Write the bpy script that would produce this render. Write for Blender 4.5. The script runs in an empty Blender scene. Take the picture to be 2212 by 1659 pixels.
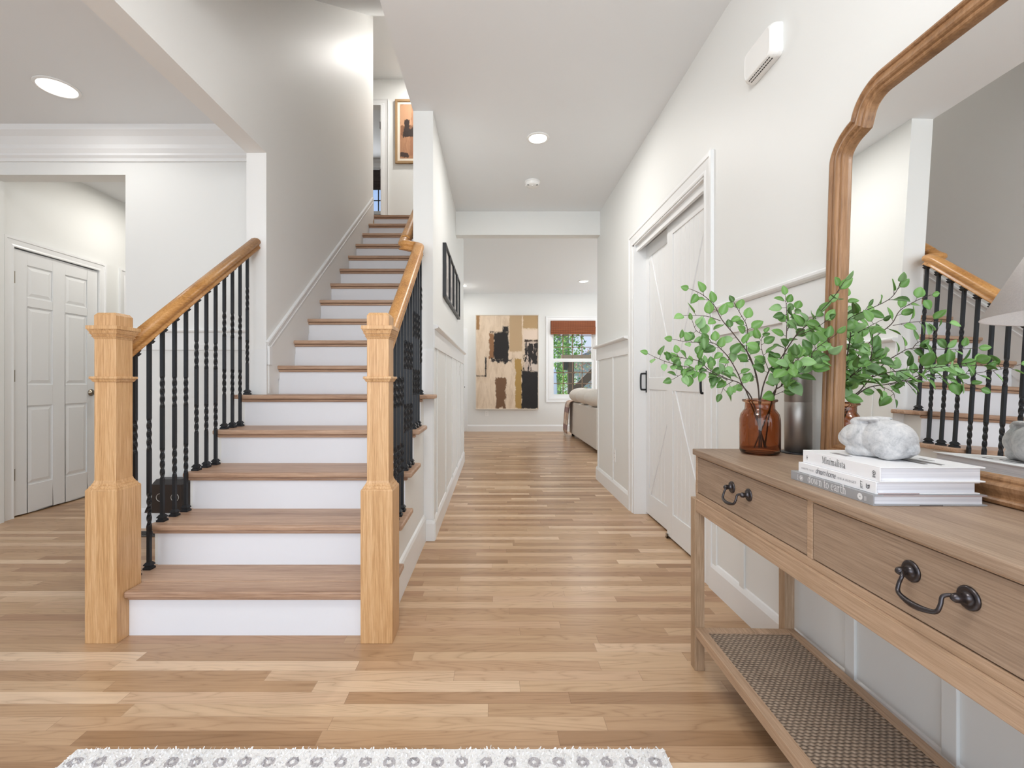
import bpy, bmesh, math, random
from mathutils import Vector, Matrix
random.seed(7)
PI = math.pi
SC = bpy.context.scene
COL = SC.collection

# ------------------------------------------------------------------ camera
FPX, VX, VY, EYE = 1000.0, 1068.0, 824.0, 1.036     # focal length and vanishing point in photo pixels (2212 x 1659)
cd = bpy.data.cameras.new('camera'); cam = bpy.data.objects.new('camera', cd); COL.objects.link(cam)
cam.location = (0, 0, EYE); cam.rotation_euler = (PI/2, 0, 0)
cd.sensor_width = 36; cd.lens = 36*FPX/2212
cd.shift_x = (1106-VX)/2212; cd.shift_y = -(829.5-VY)/2212
cd.clip_start = 0.05; cd.clip_end = 200
SC.camera = cam
vs = SC.view_settings
vs.view_transform = 'Standard'; vs.look = 'None'; vs.gamma = 1.0; vs.use_curve_mapping = False
vs.exposure = 0.04
SC.cycles.diffuse_bounces = 7; SC.cycles.max_bounces = 14; SC.cycles.transparent_max_bounces = 12

def pt(px, py, Y):
    return Vector(((px-VX)*Y/FPX, Y, EYE-(py-VY)*Y/FPX))

# ------------------------------------------------------------------ world, daylight and fill lamps
w = bpy.data.worlds.new('world'); SC.world = w; w.use_nodes = True
nt = w.node_tree; nt.nodes.clear()
o_ = nt.nodes.new('ShaderNodeOutputWorld'); b_ = nt.nodes.new('ShaderNodeBackground')
r_ = nt.nodes.new('ShaderNodeValToRGB'); t_ = nt.nodes.new('ShaderNodeTexCoord'); s_ = nt.nodes.new('ShaderNodeSeparateXYZ')
nt.links.new(t_.outputs['Generated'], s_.inputs[0]); nt.links.new(s_.outputs['Z'], r_.inputs[0])
r_.color_ramp.elements[0].position = 0.0; r_.color_ramp.elements[0].color = (.80, .88, 1, 1)
r_.color_ramp.elements[1].position = 0.5; r_.color_ramp.elements[1].color = (.30, .52, .95, 1)
nt.links.new(r_.outputs[0], b_.inputs['Color']); b_.inputs['Strength'].default_value = .95
nt.links.new(b_.outputs[0], o_.inputs[0])

def area(name, loc, rot, sx, sy, power, col=(1, 1, 1), shape='RECTANGLE', spread=None):
    l = bpy.data.lights.new(name, 'AREA'); l.shape = shape; l.size = sx
    if shape in ('RECTANGLE', 'ELLIPSE'): l.size_y = sy
    l.energy = power; l.color = col
    if spread: l.spread = spread
    o = bpy.data.objects.new(name, l); COL.objects.link(o); o.location = loc; o.rotation_euler = rot
    return o
# added soft fill lamps at made-up openings (entry, dining, family side); bedroom has its window
area('entry_fill', (-.6, -2.35, 1.45), (PI/2, 0, 0), 3.2, 2.4, 72, (.87, .94, 1))
area('dining_fill', (-3.6, -2.35, 1.55), (PI/2, 0, 0), 2.6, 1.9, 21, (.93, .965, 1))
area('family_fill', (4.8, 7.4, 1.5), (PI/2, 0, PI/2), 3.2, 2.0, 80, (.90, .95, 1))
area('bedroom_daylight', (-2.6, 9.15, 4.75), (-PI/2, 0, 0), 1.2, .8, 12, (.95, .97, 1))
# unseen point fill added overhead to brighten the foyer and stair wall
pl_ = bpy.data.lights.new('foyer_fill', 'POINT'); pl_.energy = 38; pl_.shadow_soft_size = .22; pl_.color = (1, .985, .96)
po_ = bpy.data.objects.new('foyer_fill', pl_); COL.objects.link(po_); po_.location = (-.25, .45, 2.45)
sl = bpy.data.lights.new('sun', 'SUN'); sl.energy = 5.5; sl.angle = math.radians(2); sl.color = (1, .95, .88)
so = bpy.data.objects.new('sun', sl); COL.objects.link(so); so.rotation_euler = (math.radians(50), 0, math.radians(-150))

# ------------------------------------------------------------------ materials
def lin(c):
    f = lambda v: v/12.92 if v <= .04045 else ((v+.055)/1.055)**2.4
    return tuple(f(v/255) for v in c)+(1,)
class NG:
    def __init__(s, name):
        s.m = bpy.data.materials.new(name); s.m.use_nodes = True; s.t = s.m.node_tree
        s.b = s.t.nodes['Principled BSDF']
    def n(s, typ, **kw):
        x = s.t.nodes.new('ShaderNode'+typ)
        for k, v in kw.items(): setattr(x, k, v)
        return x
    def l(s, a, b): s.t.links.new(a, b)
    def put(s, x, v):
        if isinstance(v, bpy.types.NodeSocket): s.l(v, x)
        elif v is not None: x.default_value = v
    def math(s, op, a, b=None, c=None, clamp=False):
        x = s.n('Math', operation=op); x.use_clamp = clamp
        for i, v in enumerate((a, b, c)): s.put(x.inputs[i], v)
        return x.outputs[0]
    def mix(s, f, a, b, mode='MIX'):
        x = s.n('Mix', data_type='RGBA', blend_type=mode)
        s.put(x.inputs['Factor'], f); s.put(x.inputs[6], a); s.put(x.inputs[7], b)
        return x.outputs[2]
    def coord(s, sc=(1, 1, 1), off=(0, 0, 0), kind='Object', rot=(0, 0, 0)):
        t = s.n('TexCoord'); m = s.n('Mapping'); m.inputs['Scale'].default_value = sc
        m.inputs['Location'].default_value = off; m.inputs['Rotation'].default_value = rot
        s.l(t.outputs[kind], m.inputs[0]); return m.outputs[0]
    def noise(s, v, scale=5, detail=4, rough=.55, dist=0):
        x = s.n('TexNoise'); s.put(x.inputs['Vector'], v); x.inputs['Scale'].default_value = scale
        x.inputs['Detail'].default_value = detail; x.inputs['Roughness'].default_value = rough; x.inputs['Distortion'].default_value = dist
        return x.outputs['Fac']
    def ramp(s, f, stops):
        x = s.n('ValToRGB'); s.put(x.inputs[0], f); e = x.color_ramp.elements
        while len(e) > len(stops): e.remove(e[-1])
        while len(e) < len(stops): e.new(1)
        for k, (p, c) in zip(e, stops): k.position = p; k.color = c if len(c) == 4 else lin(c)
        return x.outputs[0]
    def bump(s, h, strength=.2, dist=.01):
        x = s.n('Bump'); x.inputs['Strength'].default_value = strength; x.inputs['Distance'].default_value = dist
        s.put(x.inputs['Height'], h); s.l(x.outputs[0], s.b.inputs['Normal'])
    def base(s, c): s.put(s.b.inputs['Base Color'], c)
    def set(s, **kw):
        for k, v in kw.items(): s.b.inputs[k.replace('_', ' ')].default_value = v
        return s
MATS = {}
def paint(name, rgb, rough=.55, spec=.3, bump=0.0, bscale=300, **kw):
    g = NG(name); g.base(lin(rgb)); g.set(Roughness=rough); g.b.inputs['Specular IOR Level'].default_value = spec
    if bump: g.bump(g.noise(g.coord(), bscale, 2), bump, .002)
    for k, v in kw.items(): g.b.inputs[k.replace('_', ' ')].default_value = v
    MATS[name] = g.m; return g.m

def wood(name, dark, mid, light, axis, fine=90, stretch=.06, rough=.35, var=.5, spec=.4, bands=7.0, blockx=None):
    """straight grained wood, the grain runs along axis (0 x, 1 y, 2 z)"""
    g = NG(name); sc = [1, 1, 1]; sc[axis] = stretch
    v = g.coord(tuple(sc))
    a = g.noise(v, fine, 5, .65, .3); b = g.noise(v, bands, 3, .5, 1.6)
    f = g.math('ADD', g.math('MULTIPLY', a, .6), g.math('MULTIPLY', b, .4))
    c = g.ramp(f, [(.33, dark), (.48, mid), (.64, light)])
    pore = g.noise(v, fine*3, 2, .5); pf = g.math('GREATER_THAN', pore, .62)
    c = g.mix(g.math('MULTIPLY', pf, .22), c, lin(dark))
    g.base(c); g.set(Roughness=rough); g.b.inputs['Specular IOR Level'].default_value = spec
    g.bump(a, .06, .002)
    MATS[name] = g.m; return g.m

wall_m = paint('wall_paint', (231, 232, 230), .5, .3, .03, 220)
stairwall_m = paint('satin_wall_paint', (238, 238, 236), .48, .5, .02, 160)
ceil_m = paint('ceiling_paint', (234, 237, 239), .8, .1)
trim_m = paint('white_trim_paint', (236, 237, 237), .35, .4)
riser_m = paint('white_riser_paint', (232, 233, 237), .4, .35)
door_m = paint('door_paint', (231, 232, 232), .38, .4)
black_m = paint('black_iron', (30, 32, 36), .38, .5, .05, 120, Metallic=.3)
dark_m = paint('dark_gap', (22, 22, 22), .8)
nickel_m = paint('satin_nickel', (150, 140, 125), .3, .5, Metallic=1.0)
bronze_m = paint('dark_bronze', (82, 78, 80), .32, .5, Metallic=.95)
plastic_m = paint('white_plastic', (240, 240, 238), .35, .4)
oak_v = wood('oak_vertical', (172, 128, 82), (202, 158, 110), (224, 186, 142), 2, 210, .035)
oak_y = wood('oak_rail', (146, 96, 46), (188, 134, 74), (210, 160, 102), 1, 170, .04, rough=.36)
tread_m = wood('oak_tread', (142, 108, 86), (180, 147, 122), (204, 172, 146), 0, 150, .035, rough=.4)
table_m = wood('washed_table_wood', (130, 108, 90), (157, 133, 112), (178, 154, 132), 1, 300, .025, rough=.5)
tabledark_m = wood('washed_table_end', (138, 112, 86), (166, 138, 110), (190, 164, 138), 2, 240, .04, rough=.5)
rail_m = wood('washed_table_rail', (148, 120, 95), (176, 147, 120), (196, 166, 140), 1, 240, .03, rough=.5)
frame_m = wood('mirror_frame_wood', (112, 80, 54), (148, 110, 76), (174, 134, 98), 2, 90, .08, rough=.38)

def floor_mat():
    g = NG('strip_oak_floor'); W = .0572
    t = g.n('TexCoord'); s = g.n('SeparateXYZ'); g.l(t.outputs['Object'], s.inputs[0]); X, Y = s.outputs[0], s.outputs[1]
    yr = g.math('DIVIDE', Y, W); row = g.math('FLOOR', yr)
    wn = g.n('TexWhiteNoise', noise_dimensions='1D'); g.l(row, wn.inputs['W'])
    sc = g.n('SeparateColor'); g.l(wn.outputs['Color'], sc.inputs[0])
    ln = g.math('MULTIPLY_ADD', sc.outputs[0], .8, .5)
    xs = g.math('ADD', g.math('DIVIDE', X, ln), g.math('MULTIPLY', sc.outputs[1], 17.3)); idx = g.math('FLOOR', xs)
    cv = g.n('CombineXYZ'); g.l(row, cv.inputs[0]); g.l(idx, cv.inputs[1])
    w2 = g.n('TexWhiteNoise', noise_dimensions='2D'); g.l(cv.outputs[0], w2.inputs['Vector'])
    sv = g.n('SeparateColor'); g.l(w2.outputs['Color'], sv.inputs[0]); v = sv.outputs[0]
    base = g.ramp(v, [(0, (158, 122, 89)), (.15, (178, 143, 109)), (.5, (190, 156, 121)), (.82, (202, 170, 136)), (1, (224, 196, 165))])
    base = g.mix(g.math('MULTIPLY', g.math('POWER', sv.outputs[1], 3), .4), base, lin((178, 136, 108)))
    # grain, shifted from plank to plank
    c2 = g.n('CombineXYZ'); g.l(g.math('MULTIPLY_ADD', v, 31, g.math('MULTIPLY', X, 1.6)), c2.inputs[0])
    g.l(g.math('MULTIPLY_ADD', sv.outputs[1], 23, g.math('MULTIPLY', Y, 26)), c2.inputs[1]); g.l(v, c2.inputs[2])
    n1 = g.noise(c2.outputs[0], 1.5, 6, .6, 1.6); n2 = g.noise(c2.outputs[0], 8, 5, .65, .8)
    # cathedral figure: contour lines of a long stretched noise field
    c3 = g.n('CombineXYZ'); g.l(g.math('MULTIPLY_ADD', v, 53, g.math('MULTIPLY', X, .9)), c3.inputs[0])
    g.l(g.math('MULTIPLY_ADD', sv.outputs[2], 37, g.math('MULTIPLY', Y, 9)), c3.inputs[1]); g.l(sv.outputs[1], c3.inputs[2])
    fig = g.noise(c3.outputs[0], 1.3, 2, .45, .5); ring_ = g.math('ABSOLUTE', g.math('SINE', g.math('MULTIPLY', fig, 46)))
    k = g.math('ADD', g.math('MULTIPLY', n1, .44), g.math('ADD', g.math('MULTIPLY', n2, .32), g.math('MULTIPLY', g.math('POWER', ring_, .6), .24)))
    shade = g.ramp(k, [(.33, (.70, .64, .58, 1)), (.47, (.90, .885, .87, 1)), (.58, (1.0, 1.0, 1.0, 1)), (.74, (1.09, 1.10, 1.11, 1))])
    col = g.mix(.85, base, shade, 'MULTIPLY')
    fy = g.math('FRACT', yr); fx = g.math('MULTIPLY', g.math('FRACT', xs), ln)
    edge = g.math('MAXIMUM', g.math('LESS_THAN', fy, .018), g.math('LESS_THAN', fx, .0014))
    col = g.mix(g.math('MULTIPLY', edge, .38), col, lin((84, 56, 36)))
    g.base(col); g.set(Roughness=.3); g.b.inputs['Specular IOR Level'].default_value = .42
    g.put(g.b.inputs['Roughness'], g.math('MULTIPLY_ADD', n2, .14, .24))
    g.bump(g.math('ADD', g.math('MULTIPLY', k, .3), g.math('MULTIPLY', edge, -.6)), .10, .003)
    return g.m
floor_m = floor_mat()

# ------------------------------------------------------------------ mesh helpers
class MB:
    def __init__(s): s.v = []; s.f = []; s.sm = []
    def add(s, v, f, smooth=False):
        o = len(s.v); s.v += [tuple(p) for p in v]; s.f += [tuple(i+o for i in q) for q in f]; s.sm += [smooth]*len(f); return s
    def box(s, x0, x1, y0, y1, z0, z1):
        v = [(x, y, z) for z in (z0, z1) for y in (y0, y1) for x in (x0, x1)]
        return s.add(v, [(0, 2, 3, 1), (4, 5, 7, 6), (0, 1, 5, 4), (2, 6, 7, 3), (0, 4, 6, 2), (1, 3, 7, 5)])
    def prism(s, poly, axis, a, b):
        """poly (u,v) extruded along axis; axis 0: u=y v=z; 1: u=x v=z; 2: u=x v=y"""
        def P(u, v, t): return [(t, u, v), (u, t, v), (u, v, t)][axis]
        n = len(poly); V = [P(u, v, a) for u, v in poly]+[P(u, v, b) for u, v in poly]
        F = [tuple(range(n))[::-1], tuple(range(n, 2*n))]+[(i, (i+1) % n, n+(i+1) % n, n+i) for i in range(n)]
        return s.add(V, F)
    def frustum(s, x0, x1, y0, y1, z0, z1, dx, dy=None):
        dy = dx if dy is None else dy
        v = [(x0, y0, z0), (x1, y0, z0), (x1, y1, z0), (x0, y1, z0), (x0+dx, y0+dy, z1), (x1-dx, y0+dy, z1), (x1-dx, y1-dy, z1), (x0+dx, y1-dy, z1)]
        return s.add(v, [(3, 2, 1, 0), (4, 5, 6, 7), (0, 1, 5, 4), (1, 2, 6, 5), (2, 3, 7, 6), (3, 0, 4, 7)])
    def lathe(s, prof, seg=32, c=(0, 0, 0), smooth=True, axis='z', caps=True):
        V = []; n = len(prof)
        for r, h in prof:
            for k in range(seg):
                a = 2*PI*k/seg; x, y = r*math.cos(a), r*math.sin(a)
                p = {'z': (x, y, h), 'x': (h, x, y), 'y': (x, h, y)}[axis]
                V.append((p[0]+c[0], p[1]+c[1], p[2]+c[2]))
        F = [(i*seg+k, i*seg+(k+1) % seg, (i+1)*seg+(k+1) % seg, (i+1)*seg+k) for i in range(n-1) for k in range(seg)]
        s.add(V, F, smooth)
        o = len(s.v)-len(V)
        if caps and prof[0][0] > 1e-6: s.f.append(tuple(o+k for k in range(seg))[::-1]); s.sm.append(False)
        if caps and prof[-1][0] > 1e-6: s.f.append(tuple(o+(n-1)*seg+k for k in range(seg))); s.sm.append(False)
        return s
    def tube(s, path, rad, seg=8, smooth=True):
        path = [Vector(p) for p in path]; n = len(path)
        rad = rad if isinstance(rad, (list, tuple)) else [rad]*n
        V = []; prev = None
        for i, p in enumerate(path):
            t = (path[min(i+1, n-1)]-path[max(i-1, 0)]).normalized()
            if prev is None:
                up = Vector((0, 0, 1)) if abs(t.z) < .9 else Vector((1, 0, 0)); a = t.cross(up).normalized()
            else: a = (prev-t*prev.dot(t)).normalized()
            prev = a; b = t.cross(a)
            V += [p+(a*math.cos(2*PI*k/seg)+b*math.sin(2*PI*k/seg))*rad[i] for k in range(seg)]
        F = [(i*seg+k, i*seg+(k+1) % seg, (i+1)*seg+(k+1) % seg, (i+1)*seg+k) for i in range(n-1) for k in range(seg)]
        F += [tuple(range(seg))[::-1], tuple(range((n-1)*seg, n*seg))]
        return s.add(V, F, smooth)
    def sweep(s, path, prof, smooth=True):
        """prof (side, up); side stays horizontal"""
        path = [Vector(p) for p in path]; n = len(path); m = len(prof); V = []
        for i, p in enumerate(path):
            t = (path[min(i+1, n-1)]-path[max(i-1, 0)]).normalized()
            sd = t.cross(Vector((0, 0, 1))).normalized(); up = sd.cross(t)
            V += [p+sd*a+up*b for a, b in prof]
        F = [(i*m+k, i*m+(k+1) % m, (i+1)*m+(k+1) % m, (i+1)*m+k) for i in range(n-1) for k in range(m)]
        F += [tuple(range(m))[::-1], tuple(range((n-1)*m, n*m))]
        return s.add(V, F, smooth)
    def ell(s, c, r, seg=24, rings=14, rot=None, fn=None):
        V = []; c = Vector(c)
        for i in range(rings+1):
            th = PI*i/rings
            for k in range(seg):
                ph = 2*PI*k/seg
                p = Vector((math.sin(th)*math.cos(ph)*r[0], math.sin(th)*math.sin(ph)*r[1], math.cos(th)*r[2]))
                if fn: p = fn(p)
                if rot: p = rot @ p
                V.append(c+p)
        F = [(i*seg+k, (i+1)*seg+k, (i+1)*seg+(k+1) % seg, i*seg+(k+1) % seg) for i in range(rings) for k in range(seg)]
        return s.add(V, F, True)
def obj(name, mb, m, parent=None, bevel=0, seg=2, mods=(), label=None):
    me = bpy.data.meshes.new(name); me.from_pydata(mb.v, [], mb.f); me.update()
    bm = bmesh.new(); bm.from_mesh(me); bmesh.ops.remove_doubles(bm, verts=bm.verts, dist=1e-6)
    bmesh.ops.recalc_face_normals(bm, faces=bm.faces); bm.to_mesh(me); bm.free()
    if any(mb.sm) and len(me.polygons):
        if len(me.polygons) == len(mb.sm): me.polygons.foreach_set('use_smooth', mb.sm)
        else: me.polygons.foreach_set('use_smooth', [True]*len(me.polygons))
    me.materials.append(m)
    o = bpy.data.objects.new(name, me); COL.objects.link(o)
    if parent: o.parent = parent
    if bevel:
        b = o.modifiers.new('bevel', 'BEVEL'); b.width = bevel; b.segments = seg; b.limit_method = 'ANGLE'; b.angle_limit = math.radians(40)
        b.harden_normals = False
    for t, kw in mods:
        q = o.modifiers.new(t.lower(), t)
        for k, v in kw.items(): setattr(q, k, v)
    if label: o['label'] = label
    return o
def raw(name, V, F, m, parent=None, smooth=False):
    me = bpy.data.meshes.new(name); me.from_pydata(V, [], F); me.update(); me.materials.append(m)
    if smooth: me.polygons.foreach_set('use_smooth', [True]*len(me.polygons))
    o = bpy.data.objects.new(name, me); COL.objects.link(o)
    if parent: o.parent = parent
    return o
def tag(o, label, cat, group=None):
    o['label'] = label; o['category'] = cat
    if group: o['group'] = group
    return o
def thing(name, label, cat, loc=(0, 0, 0), rz=0, group=None):
    o = bpy.data.objects.new(name, None); COL.objects.link(o); o.location = loc; o.rotation_euler = (0, 0, rz); o.empty_display_size = .1
    return tag(o, label, cat, group)
def struct(name, mb, m, label=None, bevel=0):
    o = obj(name, mb, m, None, bevel); o['kind'] = 'structure'
    if label: o['label'] = label
    return o
def spline(P, n=8):
    P = [Vector(p) for p in P]; out = []
    for i in range(len(P)-1):
        p0, p1, p2, p3 = P[max(i-1, 0)], P[i], P[i+1], P[min(i+2, len(P)-1)]
        for k in range(n):
            t = k/n
            out.append(.5*((2*p1)+(p2-p0)*t+(2*p0-5*p1+4*p2-p3)*t*t+(3*p1-p0-3*p2+p3)*t**3))
    return out+[P[-1]]

# ================================================================== THE SETTING
CZ, UZ, FZ = 2.80, 5.45, 2.86                 # ceilings: hall, upstairs, family room
XR, XS, XH, XL, XLB = 1.095, -.53, -.40, -1.46, -1.587
RUN, RISE, Y1, NOSE = .2486, .1905, 1.8886, .033
YB = 3.28                                      # back wall of the left room
struct('floor', MB().box(-6, 5.2, -2.3, 9.75, -.06, 0), floor_m, 'strip oak floor with planks running across the hall')
struct('ceiling', MB().box(XS, XR+.12, -2.3, 4.85, CZ, CZ+.06).box(XL, XS, -2.3, 1.9, CZ, CZ+.06), ceil_m, 'white hall ceiling')
struct('ceiling_dining', MB().box(-6, XLB, -2.3, YB+.12, CZ, CZ+.06), ceil_m, 'white ceiling of the room left of the stairs')
struct('ceiling_passage', MB().box(-3.8, -2.3, YB+.12, 8, 2.79, 2.85), ceil_m)
struct('ceiling_family', MB().box(XH-.06, 5.2, 4.85, 6.0, FZ, FZ+.06).box(-.8, 5.2, 6.0, 9.75, FZ, FZ+.06), ceil_m, 'white ceiling of the far room')
struct('ceiling_stairwell', MB().prism([(1.9, 2.80), (5.6, 5.45), (5.6, 5.52), (1.84, 2.86)], 0, XLB, XH), ceil_m, 'sloping ceiling over the stairs')
struct('ceiling_landing', MB().box(-4.3, XH+.6, 5.6, 9.5, UZ, UZ+.06), ceil_m)
struct('floor_landing', MB().box(-4.3, -.8, 5.62, 9.5, 2.90, 3.046), floor_m)
struct('wall_right', MB().box(XR, XR+.12, -2.3, 2.40, 0, CZ).box(XR, XR+.12, 2.40, 3.65, 2.105, CZ).box(XR, XR+.12, 3.65, 4.93, 0, CZ), wall_m, 'white right wall of the hall')
struct('wall_closet', MB().box(1.95, 2.0, 2.2, 4.93, 0, CZ).box(1.215, 2.0, 2.1, 2.2, 0, CZ).box(1.215, 2.0, 3.85, 3.95, 0, CZ).box(1.215, 2.0, 2.1, 3.95, CZ-.05, CZ), wall_m)
struct('wall_stair_left', MB().box(XLB, XL, -2.3, 2.963, 2.5, CZ+.06).box(XLB, XL, 2.963, 5.573, 0, 5.52).box(XLB, XL, 1.8, 2.963, CZ+.06, 5.0), stairwall_m, 'grey white wall rising along the left of the stairs')
struct('wall_stair_right', MB().box(XS, XH, 3.02, 6.0, 0, UZ).box(XS, XH, 1.85, 3.02, CZ+.06, UZ), wall_m, 'white wall between the stairs and the hall')
struct('wall_hall_header', MB().box(XH, XR, 4.80, 4.92, 2.555, FZ+.06), wall_m, 'white header across the end of the hall')
struct('wall_dining_back', MB().box(-6, -3.6, YB, YB+.12, 0, CZ).box(-3.6, -2.614, YB, YB+.12, 2.5, CZ).box(-2.614, XLB, YB, YB+.12, 0, CZ), wall_m, 'white wall behind the left railing')
struct('wall_dining_left', MB().box(-6.1, -6, -2.3, YB, 0, CZ), wall_m)
struct('wall_front', MB().box(-6, -4.9, -2.3, -2.2, 0, CZ).box(-4.9, -2.3, -2.3, -2.2, 0, .6).box(-4.9, -2.3, -2.3, -2.2, 2.5, CZ).box(-2.3, 1.05, -2.3, -2.2, 2.65, CZ).box(1.05, 1.215, -2.3, -2.2, 0, CZ), wall_m)  # wide openings left for the added fill lamps
struct('wall_passage_left', MB().box(-3.76, -3.64, YB+.12, 3.5, 0, 2.85).box(-3.76, -3.64, 3.5, 4.257, 2.06, 2.85).box(-3.76, -3.64, 4.257, 8, 0, 2.85), wall_m, 'passage wall holding the six panel door')
struct('wall_passage_end', MB().box(-3.76, -2.3, 8, 8.1, 0, 2.85), wall_m)
struct('wall_passage_right', MB().box(-2.5, -2.4, YB+.12, 8, 0, 2.85), wall_m)
struct('wall_family_left', MB().box(-.74, -.64, 6.0, 9.59, 0, FZ).box(-.74, XS, 5.9, 6.0, 0, FZ), wall_m)
WX0, WX1, WZ0, WZ1 = 1.16, 2.09, .70, 2.29     # far window opening
struct('wall_family_back', MB().box(-.74, WX0, 9.59, 9.72, 0, FZ).box(WX0, WX1, 9.59, 9.72, 0, WZ0).box(WX0, WX1, 9.59, 9.72, WZ1, FZ).box(WX1, 5.2, 9.59, 9.72, 0, FZ), wall_m, 'far white wall with the large painting')
struct('wall_family_right', MB().box(5.1, 5.2, 4.93, 5.6, 0, FZ).box(5.1, 5.2, 5.6, 9.59, 0, .4).box(5.1, 5.2, 5.6, 9.59, 2.6, FZ).box(5.1, 5.2, 9.2, 9.59, .4, 2.6), wall_m)
struct('wall_family_front', MB().box(XR+.12, 5.2, 4.81, 4.93, 0, FZ+.06), wall_m)
DX1 = -1.636
struct('wall_landing', MB().box(-4.3, -2.45, 6.76, 6.86, 3.046, UZ).box(-2.45, DX1, 6.76, 6.86, 5.06, UZ).box(DX1, .2, 6.76, 6.86, 3.046, UZ), wall_m, 'white wall at the top of the stairs')
struct('wall_landing_left', MB().box(-4.4, -4.3, 5.5, 9.5, 3.0, UZ).box(-4.3, XLB, 5.5, 5.573, 3.0, UZ), wall_m)
struct('wall_landing_right', MB().box(.1, .2, 5.9, 9.5, 3.0, UZ).box(XH, .2, 5.9, 6.0, FZ+.06, UZ), wall_m)
struct('wall_bedroom_back', MB().box(-4.3, -3.2, 9.3, 9.4, 3.0, UZ).box(-3.2, -2.0, 9.3, 9.4, 3.0, 4.42).box(-3.2, -2.0, 9.3, 9.4, 5.28, UZ).box(-2.0, .2, 9.3, 9.4, 3.0, UZ), paint('bedroom_grey', (196, 199, 203), .6), 'grey bedroom wall seen through the upstairs doorway')

# ---- wainscot: cap, rail, battens and baseboard on each length of wall
def cap_poly(o, z):   # o = wall plane outwards offset sign handled by caller
    return None
def wainscot(n, axis, plane, sgn, a, b, battens, label, cap_out=.028, base=True):
    """axis 1: wall runs along y at x=plane, room side = sgn; axis 0: wall runs along x at y=plane"""
    def bx(m, t0, t1, d0, d1, z0, z1):
        lo, hi = sorted((plane+sgn*d0, plane+sgn*d1))
        return m.box(lo, hi, t0, t1, z0, z1) if axis == 1 else m.box(t0, t1, lo, hi, z0, z1)
    root = struct('trim_%d' % n, bx(MB(), a, b, 0, .010, 1.258, 1.380), trim_m, label, .002)
    c = MB()
    prof = [(0, 1.380), (.016, 1.380), (cap_out-.004, 1.386), (cap_out, 1.392), (cap_out, 1.400), (cap_out-.006, 1.406), (0, 1.406)]
    poly = [(plane+sgn*d, z) for d, z in prof]
    c.prism(poly, 1 if axis == 1 else 0, a, b)
    obj('cap', c, trim_m, root)
    for t in battens:
        obj('batten', bx(MB(), t-.019, t+.019, 0, .009, .13, 1.26), wall_m, root, .0015)
    if base:
        m = MB(); prof = [(0, 0), (.016, 0), (.016, .112), (.012, .122), (.006, .134), (0, .138)]
        m.prism([(plane+sgn*d, z) for d, z in prof], 1 if axis == 1 else 0, a, b)
        o = struct('baseboard_%d' % n, m, trim_m, label.replace('wainscot', 'baseboard'))
    return root
wainscot(1, 1, XR, -1, -2.2, 2.31, [2.29, 2.036, 1.727, 1.417, 1.107, .797, .487, .177, -.133], 'white board and batten wainscot behind the console table')
wainscot(2, 1, XR, -1, 3.74, 4.93, [3.755, 4.27, 4.87], 'white wainscot on the right wall past the sliding doors', cap_out=.05)
wainscot(3, 1, XH, 1, 3.02, 6.0, [3.03, 3.21, 3.79, 4.36, 4.9, 5.44, 5.97], 'white wainscot on the hall wall left of the passage', cap_out=.035)
wainscot(4, 0, YB, -1, -2.614, XLB, [], 'white wainscot behind the left railing')
def cross_base(n, x0, x1, y, sgn, label):
    m = MB(); prof = [(0, 0), (.016, 0), (.016, .112), (.012, .122), (.006, .134), (0, .138)]
    m.prism([(y+sgn*d, z) for d, z in prof], 0, x0, x1); struct('baseboard_%d' % n, m, trim_m, label)
cross_base(5, -.556, WX0+2.5, 9.59, -1, 'white baseboard under the large painting')
cross_base(6, XS-.012, XH+.012, 3.02, -1, 'white plinth at the foot of the wall end beside the stairs')
m = MB(); prof = [(0, 0), (.016, 0), (.016, .15), (.010, .165), (0, .172)]
m.prism([(-.46+d, z) for d, z in prof], 1, 1.955, 3.02); struct('baseboard_7', m, trim_m, 'white baseboard along the open side of the stairs')
struct('trim_5', MB().box(XLB-.006, XL+.004, 2.957, 2.966, .95, 1.24).box(XS-.004, XH+.004, 3.013, 3.022, .138, 1.25), trim_m, 'white boards on the wall ends beside the railings')
# crown moulding of the left room
cp = [(0, 0), (-.012, 0), (-.016, .02), (-.03, .035), (-.03, .05), (-.045, .075), (-.05, .10), (-.075, .145), (-.105, .175), (-.112, .21), (0, .21)]
m = MB(); m.prism([(YB+a, 2.59+b) for a, b in cp], 0, -6, XLB); struct('trim_6', m, trim_m, 'white crown moulding over the left room')
# casings
def mitred(prof, a0, a1, z0, z1, P, closed=False):
    """picture-frame moulding; prof (outwards, proud), P maps (along, proud, z)"""
    V = []; F = []; k = len(prof)
    for u, d in prof:
        zz = z0-u if closed else z0
        V += [P(a0-u, d, zz), P(a0-u, d, z1+u), P(a1+u, d, z1+u), P(a1+u, d, zz)]
    for i in range(k):
        j = (i+1) % k
        for c in range(4 if closed else 3): e = (c+1) % 4; F.append((i*4+c, i*4+e, j*4+e, j*4+c))
    if not closed: F += [tuple(i*4 for i in range(k)), tuple(i*4+3 for i in range(k))[::-1]]
    return MB().add(V, F)
def casing_y(n, plane, sgn, y0, y1, ztop, wdt, label, zb=0.0):
    """door casing on a wall that runs along y"""
    th = [(0, .0), (0, .016), (wdt*.25, .016), (wdt*.3, .011), (wdt*.75, .008), (wdt*.9, .012), (wdt, .010), (wdt, 0)]
    m = mitred([(wdt-u, d) for u, d in th], y0, y1, zb, ztop, lambda a, d, z: (plane+sgn*d, a, z))
    return struct('trim_%d' % n, m, trim_m, label)
casing_y(7, XR, -1, 2.40, 3.65, 2.105, .09, 'white casing around the sliding closet doors')
casing_y(8, -3.64, 1, 3.5, 4.257, 2.055, .075, 'white casing around the six panel door')
casing_y(9, -3.64, 1, 4.56, 5.4, 2.06, .075, 'white casing edge past the six panel door')
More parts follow.
